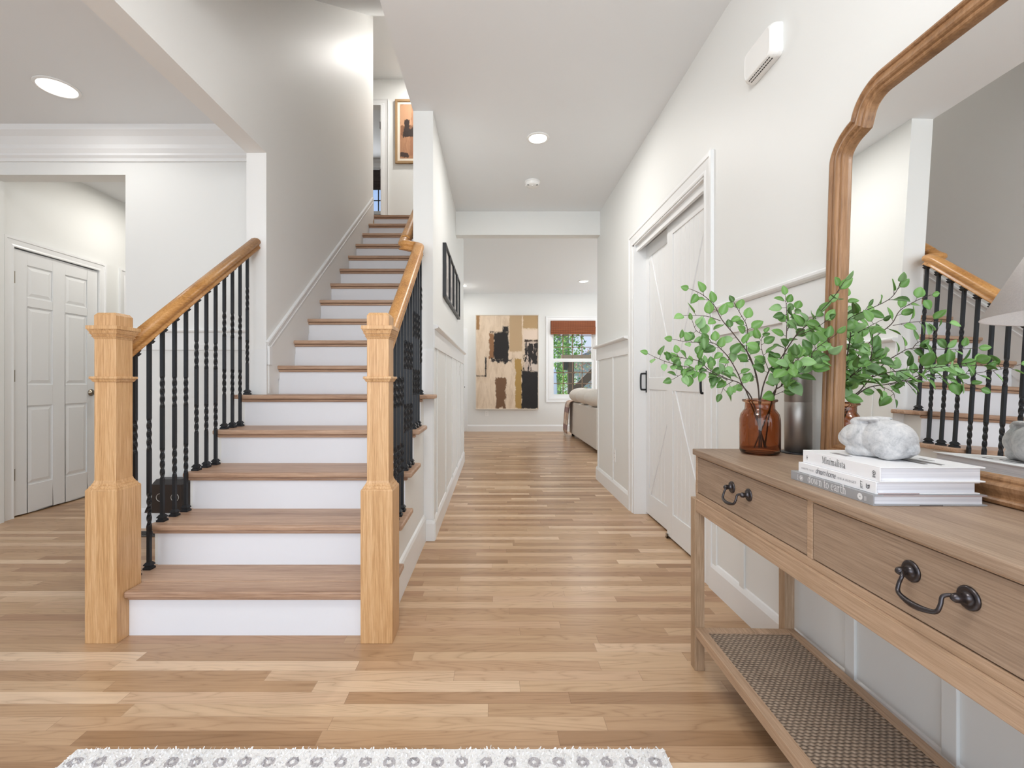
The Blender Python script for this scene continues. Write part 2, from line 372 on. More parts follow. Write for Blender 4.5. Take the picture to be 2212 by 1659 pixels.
struct('trim_10', MB().box(XR-.004, 1.26, 3.62, 3.655, 0, 2.11).box(XR-.004, 1.26, 2.395, 2.415, 0, 2.11).box(XR-.004, 1.26, 2.4, 3.65, 2.095, 2.112).box(1.112, 1.13, 2.41, 3.63, 2.052, 2.10), trim_m, 'white jamb and valance over the sliding doors')
# landing door casing
m = mitred([(0, 0), (0, .018), (.025, .018), (.03, .012), (.07, .014), (.09, .022), (.09, 0)], -2.45, DX1, 3.046, 5.06, lambda a, d, z: (a, 6.76-d, z))
m.box(DX1-.02, DX1, 6.735, 6.87, 3.046, 5.06)
struct('trim_11', m, trim_m, 'white door casing at the top of the stairs')
hr = MB()
for z in (4.76, 4.07): hr.box(DX1-.028, DX1-.019, 6.72, 6.76, z-.05, z+.05)
o = struct('trim_12', hr, bronze_m, 'dark hinges on the upstairs door jamb')
m = MB(); m.prism([(9.3+a, 5.24+b) for a, b in cp], 0, -4.3, .1); struct('trim_13', m, trim_m)
# family room left door: slab, casing, lever
m = MB(); m.box(-.645, -.632, 8.05, 9.50, 0, 2.06)
dl = struct('door_4', m, door_m, 'white door at the far left end of the hall')
h = MB(); h.lathe([(.028, 0), (.028, .008), (.012, .012), (.012, .05)], 20, (-.632, 9.0, .93), axis='x').tube([(-.58, 9.0, .93), (-.578, 8.93, .93), (-.575, 8.88, .925)], .009)
obj('door_handle', h, bronze_m, dl, label='dark lever handle')
h = MB(); h.lathe([(.028, 0), (.028, .01), (.02, .02), (.018, .03), (0, .032)], 20, (-.632, 9.0, 1.07), axis='x'); obj('deadbolt', h, bronze_m, dl)
struct('trim_14', MB().box(-.64, -.556, 9.57, 9.59, 0, 2.13), trim_m, 'white casing left of the large painting', .004)

# ---- sliding plank doors
def barn_door(n, x, y0, y1, flip, hy, label):
    z0, z1 = .015, 2.09; S = .095; zm0, zm1 = .975, 1.065; t = .02
    root = struct('door_%d' % n, MB().box(x+.012, x+.03, y0+.01, y1-.01, z0+.01, z1-.01), door_m, label)
    nP = 8; pw = (y1-y0-2*S)/nP
    for k in range(nP):
        a = y0+S+k*pw
        obj('plank', MB().box(x+.006, x+.014, a+.0012, a+pw-.0012, z0+.05, z1-.05), door_m, root, .0015, 1)
    obj('stile', MB().box(x, x+.02, y0, y0+S, z0, z1), door_m, root, .002)
    obj('stile', MB().box(x, x+.02, y1-S, y1, z0, z1), door_m, root, .002)
    for a, b in ((z0, z0+.16), (zm0, zm1), (z1-.10, z1)): obj('rail', MB().box(x, x+.02, y0+S, y1-S, a, b), door_m, root, .002)
    for (za, zb, up) in ((zm1, z1-.10, 1), (z0+.16, zm0, 0)):
        # brace end heights at far (y1) and near (y0) side
        far, near = ((za, zb) if up else (zb, za)) if not flip else ((zb, za) if up else (za, zb))
        yA, yB = y1-S, y0+S; L = .05
        d = Vector((yB-yA, near-far)).normalized(); nn = Vector((-d.y, d.x))*.045
        ln = Vector((yB-yA, near-far)).length
        P = []
        for u, sg in ((0, 1), (ln, 1), (ln, -1), (0, -1)):
            p = Vector((yA, far))+d*u+nn*sg
            P.append((min(max(p.x, y0+S-.002), y1-S+.002), min(max(p.y, za-.002), zb+.002)))
        obj('brace', MB().prism(P, 0, x, x+.012), door_m, root, .0015, 1)
    hd = MB(); hz = 1.035
    hd.box(x-.004, x, hy-.014, hy+.014, hz-.085, hz+.085)
    hd.tube(spline([(x, hy, hz+.062), (x-.03, hy, hz+.062), (x-.042, hy, hz+.05), (x-.042, hy, hz-.05), (x-.03, hy, hz-.062), (x, hy, hz-.062)], 5), .0065)
    obj('door_handle', hd, black_m, root, label='black pull handle')
    return root
barn_door(1, 1.150, 2.40, 3.085, False, 2.485, 'white plank sliding door with diagonal braces, in front')
barn_door(2, 1.186, 2.97, 3.648, True, 3.615, 'white plank sliding door with diagonal braces, behind')
struct('trim_15', MB().box(1.19, 1.205, 2.4, 3.65, 2.093, 2.112), dark_m)  # dark strip standing in for the shade above the door tops
g = obj('floor_guide', MB().box(1.135, 1.185, 3.055, 3.075, 0, .012).box(1.138, 1.146, 3.055, 3.075, 0, .03), nickel_m); tag(g, 'small door guide on the floor under the sliding plank doors', 'door guide')

# ---- six panel door
def panel_door(n, x, y0, y1, zt, label):
    root = struct('door_%d' % n, MB().box(x-.04, x-.009, y0, y1, .012, zt), door_m, label)
    c0, c1, c2, c3 = y0+.112, y0+.322, y0+.432, y0+.645
    rows = [(.227, .845), (1.011, 1.621), (1.693, 1.942)]
    fr = MB()
    for a, b in ((y0, c0), (c1, c2), (c3, y1)): fr.box(x-.010, x, a, b, .012, zt)
    zs = [.012]+[z for r in rows for z in r]+[zt]
    for a, b in ((c0, c1), (c2, c3)):
        for i in range(0, len(zs), 2): fr.box(x-.010, x, a, b, zs[i], zs[i+1])
    obj('door_frame', fr, door_m, root, .003)
    for a, b in ((c0, c1), (c2, c3)):
        for z0, z1 in rows:
            p = MB(); i0, i1 = .012, .035
            V = [(x-.009, a+i0, z0+i0), (x-.009, b-i0, z0+i0), (x-.009, b-i0, z1-i0), (x-.009, a+i0, z1-i0), (x-.002, a+i1, z0+i1), (x-.002, b-i1, z0+i1), (x-.002, b-i1, z1-i1), (x-.002, a+i1, z1-i1)]
            p.add(V, [(4, 5, 6, 7), (0, 1, 5, 4), (1, 2, 6, 5), (2, 3, 7, 6), (3, 0, 4, 7)]); obj('panel', p, door_m, root)
    for z in (1.83, 1.078, .326):
        obj('hinge', MB().box(x-.004, x+.003, y0-.014, y0+.018, z-.045, z+.045).tube([(x+.006, y0-.002, z-.047), (x+.006, y0-.002, z+.047)], .006), nickel_m, root)
    k = MB().lathe([(.03, 0), (.03, .006), (.012, .012), (.011, .03), (.022, .038), (.028, .05), (.026, .062), (.012, .068), (0, .069)], 24, (x, y1-.07, .936), axis='x')
    obj('door_knob', k, nickel_m, root)
panel_door(3, -3.648, 3.503, 4.254, 2.048, 'white six panel door in the passage behind the left newel post')
struct('wall_passage_void', MB().box(-3.80, -3.76, 3.4, 4.4, 0, 2.2), dark_m)

# ================================================================== STAIRS
st = thing('staircase', 'white riser staircase with brown oak treads climbing beside the hall', 'stairs', (-1.01, Y1, 0))
def local(mb, root): 
    L = root.location; mb.v = [(x-L.x, y-L.y, z-L.z) for x, y, z in mb.v]; return mb
TXL, TXR = -1.588, -.42
for k in range(1, 17):
    yr = Y1+(k-1)*RUN; z = k*RISE; zb = (k-1)*RISE
    rb = MB()
    if k == 1: rb.box(-1.49, -.53, yr, yr+.018, 0, z-.02)
    elif k <= 5: rb.box(-1.554, -.461, yr, yr+.018, zb, z-.02)
    else: rb.box(XL+.001, XS-.001, yr, yr+.018, zb, z-.02)
    obj('riser', local(rb, st), riser_m, st)
    tb = MB(); yn = yr-NOSE; ye = yr+RUN+.018
    if k == 1:
        tb.box(-1.488, -.532, yn, 1.96, z-.026, z).box(TXL, TXR, 1.957, ye, z-.026, z).box(-1.488, -.532, yr-.014, yr, z-.042, z-.026)
    elif k < 5:
        tb.box(TXL, TXR, yn, ye, z-.026, z).box(-1.57, -.445, yr-.016, yr, z-.044, z-.026)
    elif k == 5:
        tb.box(TXL, TXR, yn, 2.960, z-.026, z).box(-1.64, -1.5, 2.90, 2.960, z-.026, z).box(-.6, -.372, 2.90, 3.010, z-.026, z).box(XL+.001, XS-.001, 2.959, ye, z-.026, z).box(-1.57, -.445, yr-.016, yr, z-.044, z-.026)
    elif k < 16:
        tb.box(XL+.001, XS-.001, yn, ye, z-.026, z).box(XL+.001, XS-.001, yr-.016, yr, z-.044, z-.026)
    else:
        tb.box(XL+.001, XS-.001, yn, yr+.12, z-.026, z).box(XL+.001, XS-.001, yr-.016, yr, z-.044, z-.026)
    obj('tread', local(tb, st), tread_m, st, .009, 3)
def stringer(x0, x1, yend):
    P = [(1.957, 0), (1.957, RISE-.03)]
    for k in range(2, 6):
        y = Y1+(k-1)*RUN
        P += [(y+.004, (k-1)*RISE-.03), (y+.004, k*RISE-.03)]
    P += [(yend, 5*RISE-.03), (yend, 0)]
    return MB().prism(P, 0, x0, x1)
obj('stringer', local(stringer(-.475, -.46, 3.0125), st), wall_m, st, label='white closed side of the stairs towards the hall')
obj('stringer', local(stringer(-1.57, -1.555, 2.955), st), wall_m, st)
# skirt board and its cap moulding up the left wall
def nl(y): return RISE*(1+(y-(Y1-NOSE))/RUN)
sk = MB().prism([(2.985, .96), (2.985, 1.25), (5.572, nl(5.572)+.19), (5.572, 3.0), (5.3, 2.6)], 0, XL+.0005, XL+.008)
obj('skirt_board', local(sk, st), stairwall_m, st)
cb = MB(); A = (2.988, nl(2.988)+.235); B = (5.56, nl(5.56)+.19)
pr = [(.0005, -.012), (.010, -.010), (.013, .006), (.009, .010), (.009, .030), (.014, .034), (.019, .044), (.017, .054), (.0005, .058)]
for x, dz in ((0, 0),):
    path = [(XL, A[0], A[1]-.05), (XL, B[0], B[1]-.03)]
    cb.sweep(path, [(a, b) for a, b in pr], False)
cb2 = MB().box(XL+.0005, XL+.017, 2.972, 3.012, A[1]-.15, A[1]-.03); obj('skirt_return', local(cb2, st), trim_m, st, .003)
obj('skirt_moulding', local(cb, st), trim_m, st)

# ---- railings
RAILP = [(-.028, -.030), (-.028, -.024), (-.020, -.018), (-.020, -.010), (-.031, -.002), (-.033, .010), (-.029, .021), (-.018, .029), (0, .032), (.018, .029), (.029, .021), (.033, .010), (.031, -.002), (.020, -.010), (.020, -.018), (.028, -.024), (.028, -.030)]
SL = .742
def ztop(y): return 1.956-SL*(2.95-y)
def rz(y): return ztop(y)-.041                  # centre line of the rail
def sq(mb, cx, cy, h, z0, z1): return mb.box(cx-h, cx+h, cy-h, cy+h, z0, z1)
def newel(root, cx, cy):
    L = root.location
    n = obj('newel_post', local(sq(MB(), cx, cy, .0435, .6, 1.25), root), oak_v, root, .002, label='blond oak box newel post')
    b = MB(); sq(b, cx, cy, .0635, 0, .602); obj('newel_base', local(b, root), oak_v, n, .0015)
    b = MB(); 
    for z0, z1, h0, h1 in ((.602, .609, .0635, .0605), (.609, .611, .0580, .0580), (.611, .620, .0575, .0535), (.620, .622, .0510, .0510), (.622, .630, .0510, .0475), (.630, .640, .0460, .0440)): b.frustum(cx-h0, cx+h0, cy-h0, cy+h0, z0, z1, h0-h1)
    obj('newel_moulding', local(b, root), oak_v, n)
    b = MB(); sq(b, cx, cy, .056, 1.046, 1.056); b.frustum(cx-.047, cx+.047, cy-.047, cy+.047, 1.034, 1.046, -.006); obj('newel_collar', local(b, root), oak_v, n, .002)
    b = MB(); sq(b, cx, cy, .0625, 1.243, 1.258)
    for z0, z1, h0, h1 in ((1.206, 1.214, .0445, .048), (1.214, 1.217, .0505, .0505), (1.217, 1.227, .0475, .0535), (1.227, 1.230, .0560, .0560), (1.230, 1.241, .0535, .0595), (1.241, 1.244, .0595, .0595)): b.frustum(cx-h0, cx+h0, cy-h0, cy+h0, z0, z1, h0-h1)
    sq(b, cx, cy, .044, 1.258, 1.300); b.frustum(cx-.044, cx+.044, cy-.044, cy+.044, 1.300, 1.312, .008)
    obj('newel_cap', local(b, root), oak_v, n, .0012)
def baluster(root, cx, cy, z0, z1):
    s = .0073; V = []; F = []; L = z1-z0; zs = []; a0, a1, b0, b1 = .195, .345, .53, .68
    def ang(h):
        f = lambda p, q: min(max((h-p)/(q-p), 0), 1)
        return 2*PI*(f(a0, a1)-f(b0, b1))
    hs = [0, a0]+[a0+(a1-a0)*k/24 for k in range(1, 25)]+[b0]+[b0+(b1-b0)*k/24 for k in range(1, 25)]+[L]
    Lo = root.location
    for h in hs:
        an = ang(h)
        for k in range(4):
            q = an+PI/4+k*PI/2
            V.append((cx+s*1.414*math.cos(q)-Lo.x, cy+s*1.414*math.sin(q)-Lo.y, z0+h-Lo.z))
    n = len(hs)
    F = [(i*4+k, i*4+(k+1) % 4, i*4+4+(k+1) % 4, i*4+4+k) for i in range(n-1) for k in range(4)]+[(3, 2, 1, 0), tuple(range(4*n-4, 4*n))]
    b = raw('baluster', V, F, black_m, root)
    sh = MB(); 
    for p, q, h0, h1 in ((0, .009, .0175, .0175), (.009, .013, .0165, .013), (.013, .018, .0125, .0125), (.018, .022, .0165, .0165), (.022, .032, .0165, .0095)): sh.frustum(cx-h0, cx+h0, cy-h0, cy+h0, z0+p, z0+q, h0-h1)
    obj('shoe', local(sh, root), black_m, b)
    ca = MB(); e = .012*SL
    for p, q, h0, h1 in ((.002-e, -.010, .016, .016), (-.010, -.016, .016, .012), (-.016, -.020, .0125, .0125), (-.020, -.024, .016, .016), (-.024, -.034, .016, .0095)): ca.frustum(cx-h0, cx+h0, cy-h0, cy+h0, z1+p, z1+q, h0-h1)
    obj('collar', local(ca, root), black_m, b)
def rail_side(name, label, nx, bx, path, extra=None):
    root = thing(name, label, 'railing', (nx, 1.8915, 0))
    newel(root, nx, 1.8915)
    obj('handrail', local(MB().sweep(path, RAILP), root), oak_y, root, label='honey oak handrail')
    for i in range(12):
        y = 2.005+.0829*i; k = 1+int((y-(Y1-NOSE))/RUN)
        baluster(root, bx, y, k*RISE, ztop(y)-.076)
    return root
rail_side('stair_railing', 'left stair railing of oak newel, black twisted balusters and straight handrail', -1.5545, -1.557,
          [(-1.5545, 1.93, rz(1.93)), (-1.545, 2.4, rz(2.4)), (-1.526, 2.962, rz(2.962))])
X0 = -.4655
pa = [(X0, 1.93, rz(1.93)), (X0, 2.4, rz(2.4)), (X0-.004, 2.80, rz(2.80)), (X0-.006, 2.88, rz(2.875)), (X0-.02, 2.935, rz(2.91)), (X0-.06, 2.95, rz(2.925)), (X0-.10, 2.955, rz(2.935)), (X0-.122, 2.985, rz(2.95)), (X0-.124, 3.06, rz(3.02)), (X0-.124, 3.3, rz(3.26)+.01), (X0-.124, 5.45, rz(3.26)+.01+2.15*.765)]
rr = rail_side('stair_railing', 'right stair railing with gooseneck handrail turning onto the stair wall', X0, X0, spline(pa, 6))
for y in (3.2, 4.3, 5.3):
    z = rz(3.26)+(y-3.26)*.765
    br = MB().tube([(XS-.001, y, z-.07), (XS-.035, y, z-.072), (XS-.058, y, z-.032)], .006).lathe([(.02, -.0005), (.02, -.006), (.006, -.008)], 14, (XS, y, z-.07), axis='x')
    obj('rail_bracket', local(br, rr), bronze_m, rr)

# ================================================================== CONSOLE TABLE (local: u along its length towards the camera, v depth towards the wall)
TH = -.025
def toworld_table(u, v): return None
tb = thing('console_table', 'washed brown wood console table with two drawers and a woven lower shelf', 'table', (.718, 1.694, 0), TH)
# local axes: x = depth to the wall, y = -length
LEN, DEP, TZ = 1.29, .352, .792
def tbx(m, u0, u1, v0, v1, z0, z1): return m.box(v0, v1, -u1, -u0, z0, z1)
obj('table_top', tbx(MB(), .010, LEN-.010, .002, DEP, .771, TZ), table_m, tb, .003)
for u in (0, LEN-.037):
    for v in (0, DEP-.035):
        obj('leg', tbx(MB(), u, u+.037, v, v+.035, 0, .616), tabledark_m, tb, .002)
ap = MB(); tbx(ap, .037, LEN-.037, .003, .022, .572, .616); tbx(ap, .037, LEN-.037, DEP-.022, DEP-.003, .572, .616)
tbx(ap, .003, .022, .035, DEP-.035, .572, .616); tbx(ap, LEN-.022, LEN-.003, .035, DEP-.035, .572, .616)
obj('apron', ap, rail_m, tb, .002)
cs = MB(); F0 = .012
tbx(cs, .016, LEN-.016, F0, DEP-.002, .616, .636); tbx(cs, .016, LEN-.016, F0, DEP-.002, .765, .771)
tbx(cs, .016, .030, F0, DEP-.002, .636, .766); tbx(cs, LEN-.030, LEN-.016, F0, DEP-.002, .636, .766); tbx(cs, .636, .654, F0, DEP-.002, .636, .766)
tbx(cs, .03, LEN-.03, DEP-.014, DEP-.004, .636, .766)
obj('drawer_case', cs, rail_m, tb, .0015)
for a, b in ((.0325, .6335), (.6565, LEN-.0325)):
    d = tbx(MB(), a, b, F0+.001, DEP-.03, .6385, .7635); dr = obj('drawer', d, table_m, tb, .0015)
    uc = (a+b)/2; hm = MB(); zz = .714
    for du in (-.049, .049):
        hm.lathe([(.018, 0), (.018, -.002), (.0155, -.0045), (.012, -.0035), (.008, -.004), (.006, -.012), (.0075, -.017), (.0065, -.022), (.003, -.026), (0, -.0265)], 22, (F0+.001, -(uc+du), zz), axis='x')
    P = [(-.016, -(uc-.049), zz), (-.019, -(uc-.042), zz+.001), (-.026, -(uc-.036), zz-.004), (-.030, -(uc-.037), zz-.016), (-.034, -(uc-.034), zz-.028), (-.037, -(uc-.018), zz-.033), (-.038, -uc, zz-.0345),
         (-.037, -(uc+.018), zz-.033), (-.034, -(uc+.034), zz-.028), (-.030, -(uc+.037), zz-.016), (-.026, -(uc+.036), zz-.004), (-.019, -(uc+.042), zz+.001), (-.016, -(uc+.049), zz)]
    P = spline([(x+F0, y, z) for x, y, z in P], 5); n = len(P)
    hm.tube(P, [.0030+.0022*math.exp(-((i/(n-1)-.5)/.13)**2) for i in range(n)], 10)
    obj('drawer_handle', hm, bronze_m, dr, label='dark bronze swan neck handle')
def cane_mat():
    g = NG('woven_cane'); t = g.n('TexCoord'); s = g.n('SeparateXYZ'); g.l(t.outputs['Object'], s.inputs[0])
    a = g.math('MULTIPLY', s.outputs[0], 2*PI/.017); b = g.math('MULTIPLY', s.outputs[1], 2*PI/.0105)
    rowp = g.math('FLOOR', g.math('DIVIDE', s.outputs[1], .0105)); ph = g.math('MULTIPLY', rowp, PI)
    wv = g.math('SINE', g.math('ADD', a, ph)); ln = g.math('ABSOLUTE', g.math('SINE', g.math('MULTIPLY', b, .5)))
    h = g.math('ADD', g.math('MULTIPLY', wv, .35), g.math('MULTIPLY', ln, .65))
    nz = g.noise(g.coord((1, 1, 1)), 120, 3)
    f = g.math('ADD', g.math('MULTIPLY', h, .5), g.math('MULTIPLY', nz, .5))
    g.base(g.ramp(f, [(.2, (86, 73, 62)), (.45, (142, 124, 107)), (.7, (178, 159, 140))])); g.set(Roughness=.6)
    g.bump(h, .7, .004); return g.m
fr = MB(); S0, S1 = .037, LEN-.037
tbx(fr, S0, S1, .003, .032, .124, .156); tbx(fr, S0, S1, DEP-.032, DEP-.003, .124, .156); tbx(fr, S0, S0+.03, .032, DEP-.032, .124, .156); tbx(fr, S1-.03, S1, .032, DEP-.032, .124, .156)
sh = obj('shelf', fr, paint('shelf_frame_wood', (146, 124, 98), .5, .3), tb, .002)
sh.data.materials[0] = rail_m
obj('cane_panel', tbx(MB(), S0+.03, S1-.03, .032, DEP-.032, .136, .150), cane_mat(), sh)

# ================================================================== MIRROR leaning on the wall behind the table
ex = Vector((-.027, -1, 0)).normalized(); ez = Vector((.031, 0, 1)); ez = (ez-ex*ez.dot(ex)).normalized(); ey = ez.cross(ex)
mr = bpy.data.objects.new('leaning_mirror', None); COL.objects.link(mr)
mr.matrix_world = Matrix(((ex.x, ey.x, ez.x, .998), (ex.y, ey.y, ez.y, 1.430), (ex.z, ey.z, ez.z, TZ+.001), (0, 0, 0, 1)))
tag(mr, 'tall mirror in a moulded brown wood frame with notched corners, leaning above the console table', 'mirror')
MW = .70
def bez(p0, p1, p2, p3, n):
    out = []
    for i in range(n):
        t = i/n; a = (1-t)
        out.append(tuple(a**3*p0[k]+3*a*a*t*p1[k]+3*a*t*t*p2[k]+t**3*p3[k] for k in (0, 1)))
    return out
half = [(0, 0), (0, .45)]+bez((0, .905), (0, .95), (.038, .988), (.085, 1.001), 12)+bez((.085, 1.001), (.097, 1.048), (.14, 1.081), (.195, 1.081), 12)+[(.195, 1.081), (.3, 1.081)]
outl = half+[(MW-a, b) for a, b in half[::-1]]
def offset(P, d):
    n = len(P); out = []
    for i in range(n):
        a, b, c = (Vector(P[(i-1) % n]), Vector(P[i]), Vector(P[(i+1) % n]))
        e1 = (b-a).normalized(); e2 = (c-b).normalized()
        n1 = Vector((e1.y, -e1.x)); n2 = Vector((e2.y, -e2.x))       # clockwise outline: inside is to the right
        m = (n1+n2); m = m/max(m.dot(n1), .35) if m.length > 1e-6 else n1
        out.append(b+m*d)
    return out
FP = [(0, .040), (0, .010), (.003, .005), (.009, .003), (.013, .006), (.015, .0095), (.021, .008), (.030, .003), (.038, .001), (.043, .004), (.046, .009), (.050, .008), (.054, .0095), (.057, .014), (.0585, .024), (.0585, .040)]
V = []; F = []; n = len(outl)
for d, dep in FP:
    for p in offset(outl, d): V.append((p.x, dep, p.y))
for j in range(len(FP)):
    j2 = (j+1) % len(FP)
    for i in range(n):
        i2 = (i+1) % n; F.append((j*n+i, j*n+i2, j2*n+i2, j2*n+i))
mf = MB().add(V, F, False); obj('mirror_frame', mf, frame_m, mr)
gm = NG('mirror_glass'); gm.base((.93, .94, .94, 1)); gm.set(Roughness=.0, Metallic=1.0)
gp = offset(outl, .054); m = MB(); nn = len(gp)
m.add([(p.x, .024, p.y) for p in gp]+[(p.x, .028, p.y) for p in gp], [tuple(range(nn)), tuple(range(nn, 2*nn))[::-1]]+[(i, (i+1) % nn, nn+(i+1) % nn, nn+i) for i in range(nn)])
obj('mirror_glass', m, gm.m, mr)

# ================================================================== THINGS ON THE TABLE
# --- amber jar
VC = Vector((.897, 1.565, TZ))
gl = NG('amber_glass'); gl.base((.57, .30, .17, 1)); gl.set(Roughness=.03, IOR=1.45); gl.b.inputs['Transmission Weight'].default_value = 1.0
jr = obj('glass_jar', MB().lathe([(0, .001), (.050, .001), (.058, .004), (.0615, .012), (.0618, .10), (.0612, .118), (.058, .134), (.050, .146), (.0455, .152), (.0445, .168), (.046, .174), (.0525, .176), (.054, .180), (.0525, .184), (.043, .185),
    (.0415, .182), (.0410, .155), (.045, .148), (.053, .138), (.0570, .128), (.0582, .116), (.0585, .10), (.0585, .018), (.054, .010), (0, .009)], 48), gl.m)
jr.location = VC; tag(jr, 'brown amber glass jar holding leafy branches on the table end', 'jar')
# --- leafy branches
def leaf_mat():
    g = NG('eucalyptus_leaf'); t = g.n('UVMap'); 
    nz = g.noise(g.coord(), 60, 3); at = g.n('Attribute', attribute_name='tint')
    c = g.ramp(at.outputs['Fac'], [(0, (88, 124, 66)), (.35, (120, 170, 84)), (.75, (150, 200, 112)), (1, (172, 210, 154))])
    vein = g.n('Attribute', attribute_name='vein')
    c = g.mix(g.math('MULTIPLY', vein.outputs['Fac'], .5), c, lin((176, 208, 160)))
    c = g.mix(g.math('MULTIPLY', nz, .25), c, lin((88, 128, 78)))
    geo = g.n('NewGeometry'); c = g.mix(g.math('MULTIPLY', geo.outputs['Backfacing'], .45), c, lin((150, 176, 146)))
    g.base(c); g.set(Roughness=.5)
    g.b.inputs['Specular IOR Level'].default_value = .3
    tr = g.n('BsdfTranslucent'); g.l(c, tr.inputs[0]); mx = g.n('MixShader'); mx.inputs[0].default_value = .28
    o = g.t.nodes['Material Output']; g.l(g.b.outputs[0], mx.inputs[1]); g.l(tr.outputs[0], mx.inputs[2]); g.l(mx.outputs[0], o.inputs[0])
    return g.m
leaf_m = leaf_mat(); stem_m = paint('branch_bark', (84, 72, 64), .7, .2); stemg_m = stem_m
def leaf_geo(base, d, nrm, L, Wd, curl, V, F, VE):
    d = d.normalized(); sd = d.cross(nrm).normalized(); up = sd.cross(d)
    o = len(V); N = 7
    for i in range(N):
        t = i/(N-1); wv = Wd*(math.sin(PI*min(1, t**.82*.995+.003)))**.72*(1-.12*t)
        c = base+d*L*t+up*(-curl*L*t*t)
        for sx, lift, ve in ((-1, .14, 0), (-.5, .03, 0), (0, 0, 1), (.5, .03, 0), (1, .14, 0)):
            V.append(c+sd*wv*sx*.5+up*wv*lift); VE.append(ve)
    for i in range(N-1):
        for k in range(4):
            a = o+i*5+k; F.append((a, a+1, a+6, a+5))
def branch(label, stems, nleaf, seed, lsize=.036, face=None):
    rnd = random.Random(seed); root = thing('leafy_branch', label, 'branch', VC+Vector((0, 0, .01)), 0, 'leafy branches in the amber jar')
    L0 = root.location; sb = MB(); V = []; F = []; VE = []; TI = []
    for si, (pts, r0, r1, lf) in enumerate(stems):
        P = spline(pts, 6); n = len(P); sb.tube([p-L0 for p in P], [r0+(r1-r0)*i/(n-1) for i in range(n)], 6)
        ln = sum((P[i+1]-P[i]).length for i in range(n-1)); cnt = int(round(lf*1.2))
        for k in range(cnt):
            t = .22+.78*(k+.5)/cnt if si == 0 else .12+.88*(k+.5)/cnt
            if k == cnt-1: t = 1
            i = min(int(t*(n-1)), n-2); p = P[i].lerp(P[i+1], t*(n-1)-i); tg = (P[i+1]-P[i]).normalized()
            side = tg.cross(Vector((rnd.uniform(-.4, .4), -1, rnd.uniform(-.2, .5)))).normalized()*(1 if k % 2 else -1)
            d = (tg*rnd.uniform(.1, .9)+side*rnd.uniform(.6, 1.1)+Vector((rnd.uniform(-.3, .3), rnd.uniform(-.5, .3), rnd.uniform(-.35, .35)))).normalized()
            if k == cnt-1: d = (tg+Vector((rnd.uniform(-.2, .2), 0, rnd.uniform(-.2, .2)))).normalized()
            nr = (Vector((-.45, -.8, .55))+Vector((rnd.uniform(-.9, .9), rnd.uniform(-.5, .5), rnd.uniform(-.7, .7)))).normalized()
            pet = d*rnd.uniform(.006, .014); L = 1.16*lsize*rnd.uniform(.72, 1.12)*(1-.25*max(0, t-.7)/.3)
            sb.tube([p-L0, p+pet*.6-L0, p+pet-L0], [.0009, .0007, .0006], 4)
            m0 = len(V); leaf_geo(p+pet-L0, d, nr, L, L*rnd.uniform(.64, .88), rnd.uniform(-.1, .3), V, F, VE)
            ov = max([v.x+L0.x-((.978+.027*(v.y+L0.y-.86)+.031*(v.z+L0.z-TZ)) if v.y+L0.y < 1.46 else 1.06) for v in V[m0:]])
            if ov > 0:
                for q in range(m0, len(V)): V[q] = V[q]-Vector((ov+.002, 0, 0))
            TI += [rnd.random()]*(len(V)-m0)
    obj('stem', sb, stem_m, root, label='thin brown stem')
    lo = raw('leaf_cluster', V, F, leaf_m, root, True); lo['label'] = 'green oval leaves'; lo['kind'] = 'stuff'
    for nm, dat in (('tint', TI), ('vein', [float(x) for x in VE])):
        a = lo.data.attributes.new(nm, 'FLOAT', 'POINT'); a.data.foreach_set('value', dat)
    so_ = lo.modifiers.new('solid', 'SOLIDIFY'); so_.thickness = .0007
    return root
def S(L): return [pt(x, y, D) for x, y, D in L]
base = lambda px, D=1.565: [(1643+(1643-px)*.55, 968, 1.565+(1.565-D)*.5), (px, 868, D)]
branch('tallest leafy green branch arching up and left out of the amber jar', [
    (S(base(1640)+[(1636, 820, 1.56), (1624, 780, 1.56), (1613, 759, 1.56), (1586, 723, 1.56), (1559, 690, 1.55), (1543, 660, 1.55), (1518, 637, 1.54), (1493, 625, 1.54)]), .0024, .0009, 13),
    (S([(1556, 693, 1.55), (1526, 683, 1.53), (1483, 681, 1.51)]), .0012, .0007, 4)], 0, 3, .037)
branch('slim upright leafy branch with a few sparse leaves, second tallest in the amber jar', [
    (S(base(1641)+[(1630, 800, 1.57), (1613, 757, 1.575), (1615, 723, 1.58), (1612, 701, 1.58), (1597, 674, 1.58), (1587, 656, 1.58)]), .0020, .0008, 12)], 0, 5, .036)
branch('leafy branch reaching far left at middle height over the sliding door', [
    (S(base(1627)+[(1605, 834, 1.56), (1594, 807, 1.55), (1575, 774, 1.54), (1556, 753, 1.53), (1537, 740, 1.52), (1488, 739, 1.49), (1459, 734, 1.47)]), .0023, .0008, 16),
    (S([(1537, 740, 1.52), (1526, 726, 1.52), (1505, 715, 1.51), (1497, 697, 1.51)]), .0012, .0007, 6),
    (S([(1575, 774, 1.54), (1560, 800, 1.52), (1545, 822, 1.51)]), .0011, .0007, 4)], 0, 11, .035)
branch('lowest leafy branch spreading left with small grey green leaves', [
    (S(base(1621)+[(1602, 831, 1.55), (1570, 818, 1.53), (1532, 799, 1.51), (1510, 780, 1.49), (1470, 772, 1.46), (1453, 767, 1.45)]), .0022, .0008, 15),
    (S([(1570, 820, 1.53), (1521, 801, 1.50), (1488, 801, 1.48), (1456, 818, 1.46)]), .0013, .0007, 9),
    (S([(1515, 797, 1.50), (1480, 792, 1.48), (1438, 781, 1.45), (1404, 766, 1.43)]), .0012, .0007, 8),
    (S([(1585, 822, 1.54), (1565, 835, 1.53), (1560, 845, 1.53)]), .0010, .0007, 3)], 0, 21, .034)
